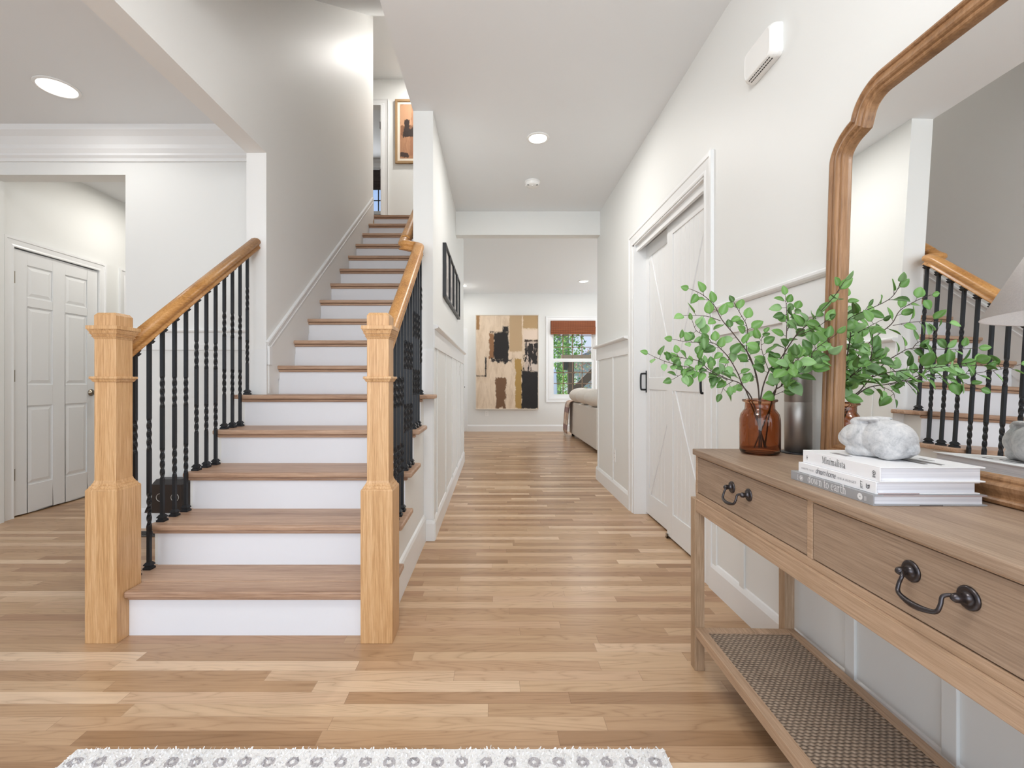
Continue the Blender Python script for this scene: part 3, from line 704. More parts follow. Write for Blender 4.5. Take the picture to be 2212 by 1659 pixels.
branch('short upright leafy branch in the middle of the bunch in front of the metal cylinder', [
    (S(base(1668, 1.55)+[(1681, 820, 1.52), (1689, 788, 1.50), (1697, 747, 1.50), (1700, 696, 1.50), (1699, 666, 1.50), (1697, 644, 1.50)]), .0022, .0008, 17),
    (S([(1700, 715, 1.50), (1712, 690, 1.49), (1718, 672, 1.49)]), .0010, .0007, 4),
    (S([(1661, 801, 1.54), (1648, 765, 1.53), (1644, 738, 1.53), (1650, 722, 1.53)]), .0011, .0007, 6)], 0, 31, .036)
branch('leafy branch rising right across the mirror frame', [
    (S([(1640, 968, 1.565), (1643, 862, 1.56), (1661, 801, 1.53), (1681, 782, 1.51), (1719, 725, 1.46), (1741, 704, 1.44), (1760, 685, 1.42), (1798, 645, 1.31), (1822, 610, 1.27)]), .0024, .0008, 18),
    (S([(1719, 725, 1.46), (1755, 712, 1.40), (1790, 690, 1.33)]), .0012, .0007, 6)], 0, 41, .038)
branch('leafy branch leaning right towards the camera with large bright leaves', [
    (S([(1652, 968, 1.565), (1668, 858, 1.54), (1687, 834, 1.51), (1716, 812, 1.46), (1742, 790, 1.40), (1752, 774, 1.38), (1760, 755, 1.37), (1803, 725, 1.33)]), .0023, .0008, 17),
    (S([(1700, 823, 1.49), (1744, 785, 1.40), (1784, 766, 1.33)]), .0013, .0007, 7),
    (S([(1687, 834, 1.51), (1700, 800, 1.40), (1712, 786, 1.30), (1728, 772, 1.22)]), .0016, .0008, 15),
    (S([(1668, 856, 1.54), (1690, 846, 1.50), (1704, 838, 1.48)]), .0010, .0007, 3)], 0, 51, .040)
# --- brushed metal cylinder
bm_ = NG('brushed_gunmetal'); bm_.base(lin((172, 166, 160))); bm_.set(Metallic=.85, Roughness=.42); bm_.bump(bm_.noise(bm_.coord(), 400, 2), .05, .001)
cy = thing('metal_cylinder', 'tall brushed metal cylinder standing between the amber jar and the mirror', 'cylinder', (1.035, 1.578, TZ))
obj('body', MB().lathe([(.0405, .006), (.0405, .172), (.0398, .173), (.0398, .175), (.0405, .176), (.0405, .305), (.039, .310), (0, .311)], 40), bm_.m, cy)
obj('base_flange', MB().lathe([(.051, 0), (.051, .003), (.048, .006), (.03, .007)], 40), black_m, cy)
# --- books
white_c = paint('white_book_cover', (238, 238, 240), .4, .35); grey_c = paint('grey_book_cover', (158, 158, 160), .42, .35)
def page_mat():
    g = NG('book_pages'); t = g.noise(g.coord((3, 3, 900)), 1.0, 2); g.base(g.ramp(t, [(.3, (214, 214, 220)), (.6, (244, 244, 248))])); g.set(Roughness=.8); return g.m
page_m = page_mat()
ink_m = paint('black_ink', (34, 34, 38), .6); inkw_m = paint('white_ink', (246, 246, 246), .6); inkg_m = paint('grey_ink', (130, 130, 134), .6); pink_m = paint('dusty_pink_print', (176, 156, 156), .5)
# serif glyph strokes: (points, widths) with x-height .48, ascender .75
T, t_ = .085, .032
def ser(x, y, w=.15): return ([(x-w/2, y), (x+w/2, y)], t_)
def stem_(x, y0, y1, top=True, both=True):
    L = [([(x, y0), (x, y1)], T)]
    if both: L.append(ser(x, y0+t_/2, .19))
    if top: L.append(([(x-.11, y1-.05), (x-.02, y1-.012)], .04))
    return L
def arch(x0, x1, y=.30, top=.465): return [([(x0, y), (x0+.05, top-.06), ((x0+x1)/2, top-.005), (x1-.05, top-.03), (x1, y+.02)], [t_, t_*1.2, .05, .075, T])]
def ring(cx, cy, rx, ry, a0=0, a1=360, n=20):
    P = []; W = []
    for i in range(n+1):
        a = math.radians(a0+(a1-a0)*i/n); P.append((cx+rx*math.cos(a), cy+ry*math.sin(a))); W.append(t_+(T-t_)*abs(math.cos(a))**1.5)
    return [(P, W)]
GL = {
 'M': (.86, [([(.14, .70), (.14, .02)], t_), ([(.14, .70), (.43, .04)], T), ([(.43, .04), (.70, .70)], t_), ([(.70, 0), (.70, .70)], T), ser(.14, .016, .2), ser(.70, .016, .24), ser(.10, .70, .16), ser(.74, .70, .18)]),
 'i': (.30, stem_(.15, 0, .48)+[([(.15, .60), (.15, .69)], .095)]),
 'n': (.58, stem_(.15, 0, .48)+arch(.15, .43)+stem_(.43, 0, .32, False)),
 'm': (.86, stem_(.15, 0, .48)+arch(.15, .43)+stem_(.43, 0, .32, False)+arch(.43, .71)+stem_(.71, 0, .32, False)),
 'h': (.58, stem_(.15, 0, .76)+arch(.15, .43)+stem_(.43, 0, .32, False)),
 'r': (.42, stem_(.15, 0, .48)+[([(.15, .30), (.22, .43), (.32, .46), (.35, .42)], [t_, .05, .075, .09])]),
 'l': (.30, stem_(.15, 0, .76)),
 'a': (.50, [([(.10, .36), (.16, .45), (.26, .47), (.34, .42), (.345, .30), (.345, .06), (.40, .01), (.47, .03)], [.08, .05, t_, .06, T, T, .06, t_]), ([(.34, .28), (.20, .24), (.11, .17), (.11, .08), (.19, .015), (.28, .04), (.34, .11)], [t_, .04, .07, T, .05, t_, t_])]),
 's': (.42, [([(.34, .36), (.30, .45), (.20, .47), (.11, .41), (.12, .31), (.22, .25), (.33, .19), (.35, .09), (.26, .015), (.15, .02), (.08, .12)], [t_, .04, t_, .06, T, T, T, .06, t_, .04, t_])]),
 't': (.34, [([(.16, .62), (.16, .08), (.22, .01), (.32, .04)], [.06, T, .06, t_]), ([(.04, .455), (.31, .455)], t_)]),
 'd': (.58, ring(.24, .235, .165, .225)+[([(.43, .76), (.43, 0)], T), ([(.33, .735), (.43, .745)], .035), ([(.43, .016), (.53, .016)], t_)]),
 'o': (.54, ring(.27, .235, .185, .225)),
 'w': (.80, [([(.09, .46), (.25, .02)], T), ([(.25, .02), (.40, .44)], t_), ([(.38, .46), (.54, .02)], T), ([(.54, .02), (.70, .45)], t_), ser(.09, .46, .2), ser(.40, .46, .18), ser(.69, .46, .16)]),
 'e': (.50, ring(.26, .235, .175, .225, 8, 318)+[([(.10, .265), (.42, .265)], t_)]),
 ' ': (.26, [])}
def strip(P, W, V, F, pz=0.0):
    n = len(P); W = W if isinstance(W, (list, tuple)) else [W]*n; o = len(V)
    for i in range(n):
        a = Vector(P[max(i-1, 0)]); b = Vector(P[min(i+1, n-1)]); d = (b-a).normalized(); q = Vector((-d.y, d.x))*W[i]/2; p = Vector(P[i])
        V += [(p.x+q.x, p.y+q.y, pz), (p.x-q.x, p.y-q.y, pz)]
    F += [(o+2*i, o+2*i+1, o+2*i+3, o+2*i+2) for i in range(n-1)]
def serif(text, track=.0):
    V = []; F = []; x = 0; k = 0
    for ch in text:
        w_, L = GL[ch]
        for P, W in L:
            strip([(a+x, b) for a, b in P], W, V, F, k*1e-4); k = (k+1) % 7
        x += w_+track
    return V, F, x
def font_mesh(text, shear=0.0, space=1.0):
    c = bpy.data.curves.new('lettering', 'FONT'); c.body = text; c.shear = shear; c.space_character = space; c.resolution_u = 3
    o = bpy.data.objects.new('lettering', c); COL.objects.link(o)
    me = bpy.data.meshes.new_from_object(o.evaluated_get(bpy.context.evaluated_depsgraph_get()))
    V = [tuple(v.co) for v in me.vertices]; F = [tuple(p.vertices) for p in me.polygons]
    bpy.data.objects.remove(o); bpy.data.curves.remove(c); bpy.data.meshes.remove(me)
    return V, F, max(v[0] for v in V) if V else 0
class Spine:
    """places flat lettering on a book spine: s runs from the far end towards the camera, z up"""
    def __init__(s, book, m): s.bk = book; s.m = m; s.V = []; s.F = []
    def put(s, VFx, s0, width, z, height=None, yscale=1.0):
        V, F, wd = VFx; k = width/wd; o = len(s.V)
        for x, y, q in V: s.V.append((-.0006-q*.4, -(s0+x*k), z+y*k*yscale))
        s.F += [tuple(i+o for i in f) for f in F]
    def up(s, VFx, s0, z0, width):     # turned a quarter, reading upwards
        V, F, wd = VFx; k = width/wd; o = len(s.V)
        for x, y, q in V: s.V.append((-.0006-q*.4, -(s0-y*k), z0+x*k))
        s.F += [tuple(i+o for i in f) for f in F]
    def strokes(s, L, s0, z0, k):
        V = []; F = []
        for P, W in L: strip([(a*k, b*k) for a, b in P], W*k if not isinstance(W, (list, tuple)) else [q*k for q in W], V, F)
        o = len(s.V); s.V += [(-.0006, -(s0+x), z0+y) for x, y, q in V]; s.F += [tuple(i+o for i in f) for f in F]
    def done(s, name, label): 
        o = raw(name, s.V, s.F, s.m, s.bk); o['label'] = label
def book(label, x, yfar, z, length, width, th, cov, rz=0):
    """spine faces the hall (-x); the book runs from yfar towards the camera"""
    r = thing('book', label, 'book', (x, yfar, z), rz)
    c = .0028
    cv = MB().box(0, width, -length, 0, 0, c).box(0, width, -length, 0, th-c, th).box(0, c, -length, 0, c-.0005, th-c+.0005)
    obj('cover', cv, cov, r, .0009, 2)
    obj('page_block', MB().box(c, width-.006, -length+.005, -.005, c, th-c), page_m, r)
    return r
b1 = book('grey spined book at the bottom of the stack, titled down to earth', .744, 1.162, TZ, .256, .222, .0215, grey_c, -.01)
b2 = book('white book in the middle of the stack with dream home on its spine', .750, 1.142, TZ+.0217, .232, .205, .0245, white_c, .0)
b3 = book('white book on top of the stack under the stone rabbit, titled Minimalista', .757, 1.136, TZ+.0464, .230, .205, .030, white_c, -.01)
sp = Spine(b1, inkw_m); sp.put(serif('down to earth'), .064, .122, .0052, yscale=1.35)
ro = lambda cx, cy, r, wdt, n=14, a0=0, a1=360: [([(cx+r*math.cos(math.radians(a0+(a1-a0)*i/n)), cy+r*math.sin(math.radians(a0+(a1-a0)*i/n))) for i in range(n+1)], wdt)]
fl = []
for k in range(6):
    a = k*PI/3; fl += ro(.5+.32*math.cos(a), .5+.32*math.sin(a), .15, .06, 8)
fl += ro(.5, .5, .12, .1, 8)
for k in range(7): fl += [([(-.5-.1*(k % 2), .05+.14*k), (-.28-.1*(k % 2), .05+.14*k)], .05)]
sp.done('spine_title', 'white title lettering reading down to earth'); sp = Spine(b1, inkw_m); sp.strokes(fl, .034, .0035, .014); sp.done('spine_emblem', 'small white flower mark'); sp = Spine(b1, inkw_m)
sp.strokes([([(.5+.5*math.cos(2*PI*i/16), .5+.5*math.sin(2*PI*i/16)) for i in range(17)], .30)]+[([(.5+.3*math.cos(2*PI*i/16), .5+.3*math.sin(2*PI*i/16)) for i in range(17)], .36)], .218, .0058, .0105)
sp.strokes([([(0, 0), (0, .9)], .12), ([(.28, .05), (.28, .85)], .06)], .236, .0055, .0105)
sp.done('spine_emblem', 'small white disc mark')
sg = Spine(b1, inkg_m); sg.strokes([([(.15, .1), (.5, .95), (.85, .1)], .1), ([(.3, .4), (.7, .4)], .08)], .2205, .0082, .0055); sg.done('spine_emblem', 'small grey mark in a white disc')
sp = Spine(b2, inkg_m); sp.put(font_mesh('CREATE YOUR', 0, 1.25), .012, .043, .0098); sp.put(font_mesh('dream home', .45, .85), .060, .066, .0085, yscale=1.35); sp.put(font_mesh('ON A BUDGET', 0, 1.25), .131, .052, .0098); sp.done('spine_title', 'grey lettering reading create your dream home on a budget')
sp = Spine(b2, ink_m); sp.up(font_mesh('JETT'), .199, .0045, .0155); sp.strokes([([(0, .9), (0, .15), (.35, 0), (.7, .15), (.7, .9)], .14), ([(.2, .62), (.85, .62)], .14), ([(.2, .3), (.6, .3)], .12)], .209, .0075, .010); sp.done('spine_emblem', 'small black marks at the end of the spine')
sp = Spine(b3, ink_m); sp.put(serif('Minimalista'), .068, .072, .0098, yscale=1.55)
sp.done('spine_title', 'black serif title on the white spine'); sp = Spine(b3, ink_m); sp.strokes(ro(.5, .6, .42, .09)+[([(.5, .9), (.5, -.1)], .1), ([(.35, .6), (.5, .8), (.65, .55)], .09), ([(.1, -.12), (.9, -.12)], .1), ([(.1, -.32), (.9, -.32)], .1)], .211, .0105, .0095); sp.done('spine_emblem', 'small round black mark'); sp = Spine(b3, ink_m)
sp.strokes([([(.8, .1), (.2, .1), (.2, .5), (.8, .5)], .09), ([(.8, .65), (.2, .65), (.2, 1.0), (.8, 1.0)], .09)], .0125, .0095, .008); sp.done('spine_emblem', 'tiny black letters at the far end of the spine')
# cover print on the top book and coloured edges of the others
def flat(name, parent, pts_, m): return raw(name, [(x, y, z) for x, y, z in pts_], [tuple(range(len(pts_)))], m, parent)
pr1 = paint('cover_photo_grey', (150, 148, 150), .4); pr2 = paint('cover_photo_dark', (96, 92, 92), .4)
for (x0, x1, y0, y1) in ((.10, .115, -.13, -.08), (.118, .135, -.19, -.115), (.137, .15, -.205, -.10), (.03, .045, -.10, -.05), (.165, .172, -.16, -.13)): obj('cover_print', MB().box(x0, x1, y0, y1, .030, .0304), pr1, b3)
for (x0, x1, y0, y1) in ((.112, .120, -.20, -.12), (.136, .139, -.21, -.09), (.152, .158, -.09, -.07)): obj('cover_print', MB().box(x0, x1, y0, y1, .0302, .0307), pr2, b3)
obj('cover_print', MB().box(.004, .085, -.2324, -.2319, .0002, .0026), pink_m, b2)
obj('cover_print', MB().box(.09, .135, -.2564, -.2559, .0002, .0024), pr2, b1); obj('cover_print', MB().box(.02, .219, -.2564, -.2559, .0192, .0213), pink_m, b1)
# --- stone rabbit
def stone_mat():
    g = NG('grey_stone'); n1 = g.noise(g.coord(), 22, 6, .65, 1.2); n2 = g.noise(g.coord(), 160, 3, .7)
    f = g.math('ADD', g.math('MULTIPLY', n1, .7), g.math('MULTIPLY', n2, .3))
    g.base(g.ramp(f, [(.30, (146, 148, 150)), (.45, (186, 187, 189)), (.62, (214, 213, 212)), (.8, (230, 229, 228))])); g.set(Roughness=.55)
    g.bump(n2, .25, .003); return g.m
mb = MB(); R = lambda ax, d: Matrix.Rotation(math.radians(d), 3, ax)
# local: +y is the nose, z up
mb.ell((0, -.022, .043), (.042, .054, .042)); mb.ell((0, -.026, .028), (.040, .046, .029)); mb.ell((0, .018, .044), (.036, .044, .037)); mb.ell((0, .040, .042), (.029, .034, .030), rot=R('X', -24)); mb.ell((0, .058, .037), (.020, .020, .020), rot=R('X', -24))
mb.ell((0, -.070, .026), (.013, .010, .013)); mb.ell((0, .010, .014), (.030, .034, .015))
for s in (-1, 1):
    mb.ell((s*.018, .010, .0845), (.0110, .031, .0050), rot=R('X', -3) @ R('Z', s*10)); mb.ell((s*.016, .030, .0760), (.0085, .014, .0090)); mb.ell((s*.022, -.034, .030), (.022, .034, .030)); mb.ell((s*.014, .030, .012), (.014, .026, .013))
rb = obj('rabbit_figurine', mb, stone_mat(), mods=[('REMESH', dict(mode='VOXEL', voxel_size=.0022, use_smooth_shade=True)), ('SMOOTH', dict(factor=.5, iterations=5))])
rb.location = (.846, 1.026, TZ+.0764); rb.rotation_euler = (0, 0, math.radians(20))
tag(rb, 'small grey stone rabbit figurine on the top book', 'figurine')
# --- lamp
linen = NG('white_linen'); nz = linen.noise(linen.coord((1, 1, 1)), 500, 2); linen.base(linen.ramp(nz, [(.3, (240, 241, 243)), (.7, (252, 252, 253))])); linen.set(Roughness=.9); linen.bump(nz, .25, .002)
trl = linen.n('BsdfTranslucent'); trl.inputs[0].default_value = (.9, .9, .9, 1); mxl = linen.n('MixShader'); mxl.inputs[0].default_value = .15
linen.l(linen.b.outputs[0], mxl.inputs[1]); linen.l(trl.outputs[0], mxl.inputs[2]); linen.l(mxl.outputs[0], linen.t.nodes['Material Output'].inputs[0])
lp = thing('table_lamp', 'white linen cone shade table lamp at the near end of the console table', 'lamp', (.862, .548, TZ))
h0, h1 = .333, .565; r0, r1 = .200, .082
obj('lamp_shade', MB().lathe([(r0-.002, h0+.001), (r0, h0), (r1, h1), (r1-.002, h1), (r0-.004, h0+.002), (r0-.002, h0+.001)], 64, caps=False), linen.m, lp, label='white linen lamp shade')
obj('lamp_base', MB().lathe([(.065, 0), (.065, .012), (.02, .02), (.045, .05), (.062, .10), (.055, .16), (.025, .21), (.012, .23), (.010, .30)], 36), paint('lamp_ceramic', (226, 224, 220), .3, .5), lp)
obj('lamp_stem', MB().lathe([(.006, .29), (.006, .42), (.012, .43), (.012, .47), (.004, .48), (.003, .57), (.008, .575), (0, .585)], 16), nickel_m, lp)

# ================================================================== RUG
def rug_mat(nm, vertex=False):
    g = NG(nm); t = g.n('TexCoord'); s = g.n('SeparateXYZ'); g.l(t.outputs['Object'], s.inputs[0])
    P = .065; rowH = .11
    fy = g.math('DIVIDE', g.math('ADD', s.outputs[1], -.006), rowH); row = g.math('FLOOR', fy)
    fx = g.math('FRACT', g.math('ADD', g.math('DIVIDE', s.outputs[0], P), g.math('MULTIPLY', row, .5)))
    dx = g.math('MULTIPLY', g.math('SUBTRACT', fx, .5), P); dy = g.math('MULTIPLY', g.math('SUBTRACT', g.math('FRACT', fy), .5), rowH)
    r = g.math('SQRT', g.math('ADD', g.math('MULTIPLY', dx, dx), g.math('MULTIPLY', dy, dy)))
    nz = g.noise(g.coord(), 90, 3); r = g.math('ADD', r, g.math('MULTIPLY_ADD', nz, .010, -.005))
    ringm = g.math('LESS_THAN', g.math('ABSOLUTE', g.math('SUBTRACT', r, .0115)), .0055)
    c = g.mix(g.math('MULTIPLY', ringm, .75), lin((240, 239, 238)), lin((164, 158, 162)))
    c = g.mix(g.math('MULTIPLY', g.noise(g.coord(), 14, 2), .14), c, lin((214, 208, 204)))
    g.base(c); g.set(Roughness=.95); g.b.inputs['Specular IOR Level'].default_value = .1; return g.m
RX0, RX1, RY0, RY1 = -1.160, .472, .35, 1.288
rg = thing('area_rug', 'white shag rug with rows of small grey rings in front of the stairs', 'rug', (RX0, RY1-.105, 0))
rmm = rug_mat('shag_rug')
lx = lambda x: x-RX0; ly = lambda y: y-(RY1-.105)
obj('rug_backing', MB().box(0, RX1-RX0, ly(RY0), ly(RY1), .001, .013), rmm, rg)
V = []; F = []; rnd = random.Random(3); st_ = .0058
nx = int((RX1-RX0)/st_); ny = int((RY1-.80)/st_)
for i in range(nx):
    for j in range(ny):
        x = (i+rnd.random())*st_; y = ly(RY1)-(j+rnd.random())*st_
        a = rnd.random()*PI; hh = rnd.uniform(.003, .008); tx, ty = rnd.uniform(-.008, .008), rnd.uniform(-.008, .008)
        wx, wy = math.cos(a)*.0026, math.sin(a)*.0026; o = len(V)
        V += [(x-wx, y-wy, .011), (x+wx, y+wy, .011), (x+tx+wx*.6, y+ty+wy*.6, .011+hh), (x+tx-wx*.6, y+ty-wy*.6, .011+hh)]; F.append((o, o+1, o+2, o+3))
for j in range(int((RY1-.8)/.003)):
    pass
pl = raw('pile', V, F, rmm, rg); pl['kind'] = 'stuff'
obj('rug_backing', MB().box(0, RX1-RX0, ly(RY0), ly(.80), .010, .020), rmm, rg)

# ================================================================== CEILING AND WALL FITTINGS
em = NG('lit_diffuser'); em.b.inputs['Emission Color'].default_value = (1, .97, .92, 1); em.b.inputs['Emission Strength'].default_value = 6
def downlight(x, y, z, r, label, power, col=(1, .97, .93)):
    t = thing('ceiling_light', label, 'ceiling light', (x, y, z), 0, 'recessed ceiling lights')
    obj('light_trim', MB().lathe([(r, -.0005), (r+.018, -.0005), (r+.017, -.006), (r+.002, -.009), (r, -.006), (r, -.0005)], 36, caps=False), plastic_m, t)
    obj('diffuser', MB().lathe([(0, -.0045), (r+.001, -.0045), (r+.001, -.0005)], 36), em.m, t)
    a = area('downlight_glow', (x, y, z-.012), (0, 0, 0), r*1.9, r*1.9, power, col, 'DISK')
    return t
downlight(-2.62, 2.775, CZ, .094, 'round recessed ceiling light in the room left of the stairs', 3)
downlight(.315, 3.35, CZ, .064, 'round recessed ceiling light over the middle of the hall', 13)
downlight(1.62, 8.42, FZ, .080, 'round recessed ceiling light near the far window', 12)
downlight(-.60, 8.80, FZ, .070, 'sliver of a recessed ceiling light beside the hall wall edge', 8)
downlight(-.84, 6.22, UZ, .080, 'recessed ceiling light above the stair landing', 24, (1, .97, .93))
# unseen fill disc added to keep the passage bright
area('passage_fill', (-3.05, 4.3, 2.76), (0, 0, 0), .15, .15, 9, (1, .95, .88), 'DISK')
sd = thing('smoke_detector', 'round white smoke detector on the hall ceiling', 'smoke detector', (.335, 4.09, CZ))
obj('body', MB().lathe([(.070, 0), (.070, -.010), (.066, -.012), (.064, -.014), (.064, -.030), (.056, -.038), (.03, -.043), (0, -.044)], 36), plastic_m, sd)
for x in (-.045, .030): obj('sounder_slot', MB().box(x, x+.015, -.036, -.026, -.0425, -.036), MATS.get('grey_slot') or paint('grey_slot', (120, 120, 120), .6), sd)
obj('test_button', MB().lathe([(.010, -.040), (.010, -.045), (0, -.046)], 18, (0, -.022, 0)), plastic_m, sd)
# --- alarm box on the right wall
ch = thing('alarm_box', 'white rounded alarm box with slits high on the right wall', 'alarm', (XR, 1.855, 2.345))
def rrect(w_, h_, r, n=6):
    P = []
    for cx, cy, a0 in ((w_-r, h_-r, 0), (-w_+r, h_-r, 90), (-w_+r, -h_+r, 180), (w_-r, -h_+r, 270)):
        for i in range(n+1):
            a = math.radians(a0+90*i/n); P.append((cx+r*math.cos(a), cy+r*math.sin(a)))
    return P
V = []; F = []; lay = [(0, .103, .066, .022), (-.018, .103, .066, .022), (-.032, .100, .063, .022), (-.044, .092, .056, .022), (-.047, .087, .051, .02), (-.0455, .083, .047, .02)]; n = None
for x, w_, h_, r in lay:
    P = rrect(w_, h_, r); n = len(P); V += [(x, a, b) for a, b in P]
F = [(j*n+i, j*n+(i+1) % n, (j+1)*n+(i+1) % n, (j+1)*n+i) for j in range(len(lay)-1) for i in range(n)]+[tuple((len(lay)-1)*n+i for i in range(n)), tuple(range(n))[::-1]]
obj('cover', MB().add(V, F), plastic_m, ch, .002)
sl_ = MB()
for rr_, (x, z) in enumerate(((-.026, -.0655), (-.036, -.0605))):
    for k in range(12): sl_.box(x-.0012, x+.0012, -.075+k*.0125, -.075+k*.0125+.0085, z-.0008-.001*rr_, z+.004)
obj('vent_slit', sl_, dark_m, ch)
# --- outlets and switch
def plate(name, label, cat, o, ax, sgn, kind):
    r = thing(name, label, cat, o)
    def bx(m, a0, a1, d0, d1, z0, z1):
        lo, hi = sorted((sgn*d0, sgn*d1)); return m.box(lo, hi, a0, a1, z0, z1) if ax == 1 else m.box(a0, a1, lo, hi, z0, z1)
    obj('plate', bx(MB(), -.035, .035, 0, .005, -.057, .057), plastic_m, r, .002)
    if kind == 'outlet':
        for z in (-.02, .02):
            s_ = obj('socket', bx(MB(), -.016, .016, .005, .0065, z-.013, z+.013), plastic_m, r, .001)
            q = MB(); bx(q, -.008, -.006, .0065, .0068, z-.004, z+.005); bx(q, .006, .008, .0065, .0068, z-.004, z+.005); obj('slot', q, dark_m, s_)
    else: obj('rocker', bx(MB(), -.016, .016, .005, .008, -.032, .032), plastic_m, r, .001)
plate('wall_outlet', 'white outlet low on the right hall wall past the sliding doors', 'outlet', (XR-.001, 4.20, .365), 1, -1, 'outlet')
plate('wall_outlet', 'white outlet under the large abstract painting', 'outlet', (-.16, 9.588, .375), 0, -1, 'outlet')
plate('light_switch', 'white light switch on the hall wainscot left of the passage', 'switch', (XH+.001, 5.30, 1.16), 1, 1, 'switch')

# ================================================================== PICTURES
def art_mat(nm, basec, patches, amp=.03, scale=9, sx=1, sz=1, var=(200, 176, 148)):
    """loose painted fields on a canvas; object x and z run 0..1 after scaling"""
    g = NG(nm); t = g.n('TexCoord'); s = g.n('SeparateXYZ'); g.l(t.outputs['Object'], s.inputs[0])
    U = g.math('DIVIDE', s.outputs[0], sx); Vv = g.math('DIVIDE', s.outputs[2], sz)
    co = g.coord((1/sx, 1, 1/sz)); nA = g.noise(co, scale, 6, .7); nB = g.noise(g.coord((1/sx, 1, .35/sz), (3, 1, 2)), 14, 5, .7, .6)
    c = g.mix(g.ramp(nB, [(.42, (0, 0, 0)), (.72, (255, 255, 255))]), lin(basec), lin(var))
    dn = g.math('MULTIPLY', g.math('SUBTRACT', nA, .5), amp*2); nC = g.noise(co, scale*9, 3, .7)
    for x0, x1, z0, z1, col, ed, op in patches:
        d = g.math('MINIMUM', g.math('MINIMUM', g.math('SUBTRACT', U, x0), g.math('SUBTRACT', x1, U)), g.math('MINIMUM', g.math('SUBTRACT', Vv, z0), g.math('SUBTRACT', z1, Vv)))
        d = g.math('ADD', d, g.math('MULTIPLY', dn, ed)); d = g.math('ADD', d, g.math('MULTIPLY', g.math('SUBTRACT', nC, .5), .03)); m_ = g.math('MULTIPLY', d, 70, clamp=True)
        m_ = g.math('MULTIPLY', m_, op) if isinstance(op, (int, float)) and op >= 0 else g.math('MULTIPLY', m_, g.math('GREATER_THAN', nB, -op))
        c = g.mix(m_, c, lin(col))
    g.base(c); g.set(Roughness=.6); g.bump(nA, .15, .01); return g.m
def N(x0, x1, y0, y1, col, ed=1.0, op=1.0): return ((x0-290)/395, (x1-290)/395, 1-(y1-713)/592, 1-(y0-713)/592, col, ed, op)
PW, PH = 1.27, 1.92
pm = art_mat('abstract_canvas', (226, 206, 182), [
    N(285, 314, 700, 808, (150, 112, 68), .6), N(500, 586, 700, 945, (188, 160, 124), .5), N(586, 690, 700, 800, (182, 152, 110), .6), N(590, 690, 800, 870, (228, 208, 190), .8),
    N(372, 410, 825, 990, (140, 100, 66), 1.4), N(400, 500, 815, 1002, (28, 24, 24), .9), N(384, 522, 982, 1012, (34, 28, 28), 1.2), N(456, 500, 776, 822, (32, 28, 28), .6, -.42), N(376, 500, 812, 824, (30, 26, 26), .5),
    N(282, 352, 1088, 1106, (32, 27, 27), .5), N(344, 358, 975, 1106, (36, 30, 30), .5),
    N(600, 690, 868, 1075, (196, 178, 164), 1.0), N(598, 690, 864, 884, (60, 46, 36), .6), N(600, 690, 880, 1075, (34, 28, 27), 1.2, -.47), N(536, 584, 985, 1310, (172, 138, 76), 1.1), N(590, 690, 960, 1080, (30, 26, 26), 1.6, -.45), N(578, 690, 1060, 1310, (26, 22, 22), .8), N(412, 482, 1105, 1310, (116, 84, 58), 1.2), N(640, 690, 1015, 1072, (208, 194, 182), .8)],
    .05, 12, PW, PH)
ap_ = thing('abstract_painting', 'large abstract painting in cream, black and ochre on the far wall', 'painting', (-.374, 9.57, .475))
obj('canvas', MB().box(0, PW, -.03, .02, 0, PH), pm, ap_)
fm = MB(); t = .016
fm.box(-t, 0, -.04, .02, -t, PH+t).box(PW, PW+t, -.04, .02, -t, PH+t).box(0, PW, -.04, .02, -t, 0).box(0, PW, -.04, .02, PH, PH+t)
obj('picture_frame', fm, paint('champagne_frame', (216, 208, 196), .35, .5), ap_)
# row of four black frames on the hall wall
phm = art_mat('grey_photo', (206, 202, 198), [(.1, .9, .1, .45, (150, 144, 140), 2, .8), (.25, .6, .4, .75, (110, 104, 100), 2, .7)], .12, 5, .27, .34, (180, 172, 166))
fnames = ['black framed picture nearest the stairs in the row of four on the hall wall', 'second black framed picture from the stairs on the hall wall', 'third black framed picture from the stairs on the hall wall', 'last black framed picture of four, farthest down the hall wall']
for i in range(4):
    y0 = 3.575+i*.368; W_ = .352; H_ = .415
    r = thing('framed_picture', fnames[i], 'picture', (XH, y0, 1.695+.004*i), 0, 'black framed pictures in the hall')
    f_ = MB(); b = .020
    f_.box(0, .028, 0, b, 0, H_).box(0, .028, W_-b, W_, 0, H_).box(0, .028, b, W_-b, 0, b).box(0, .028, b, W_-b, H_-b, H_)
    obj('picture_frame', f_, black_m, r, .002); obj('mat_board', MB().box(.004, .012, b, W_-b, b, H_-b), paint('mat_board', (236, 234, 230), .7) if i == 0 else bpy.data.materials['mat_board'], r)
    p_ = raw('print', [(0, 0, 0), (.27, 0, 0), (.27, 0, .34), (0, 0, .34)], [(0, 1, 2, 3)], phm, r); p_.location = (.0125, .04, .038); p_.rotation_euler = (0, 0, PI/2)
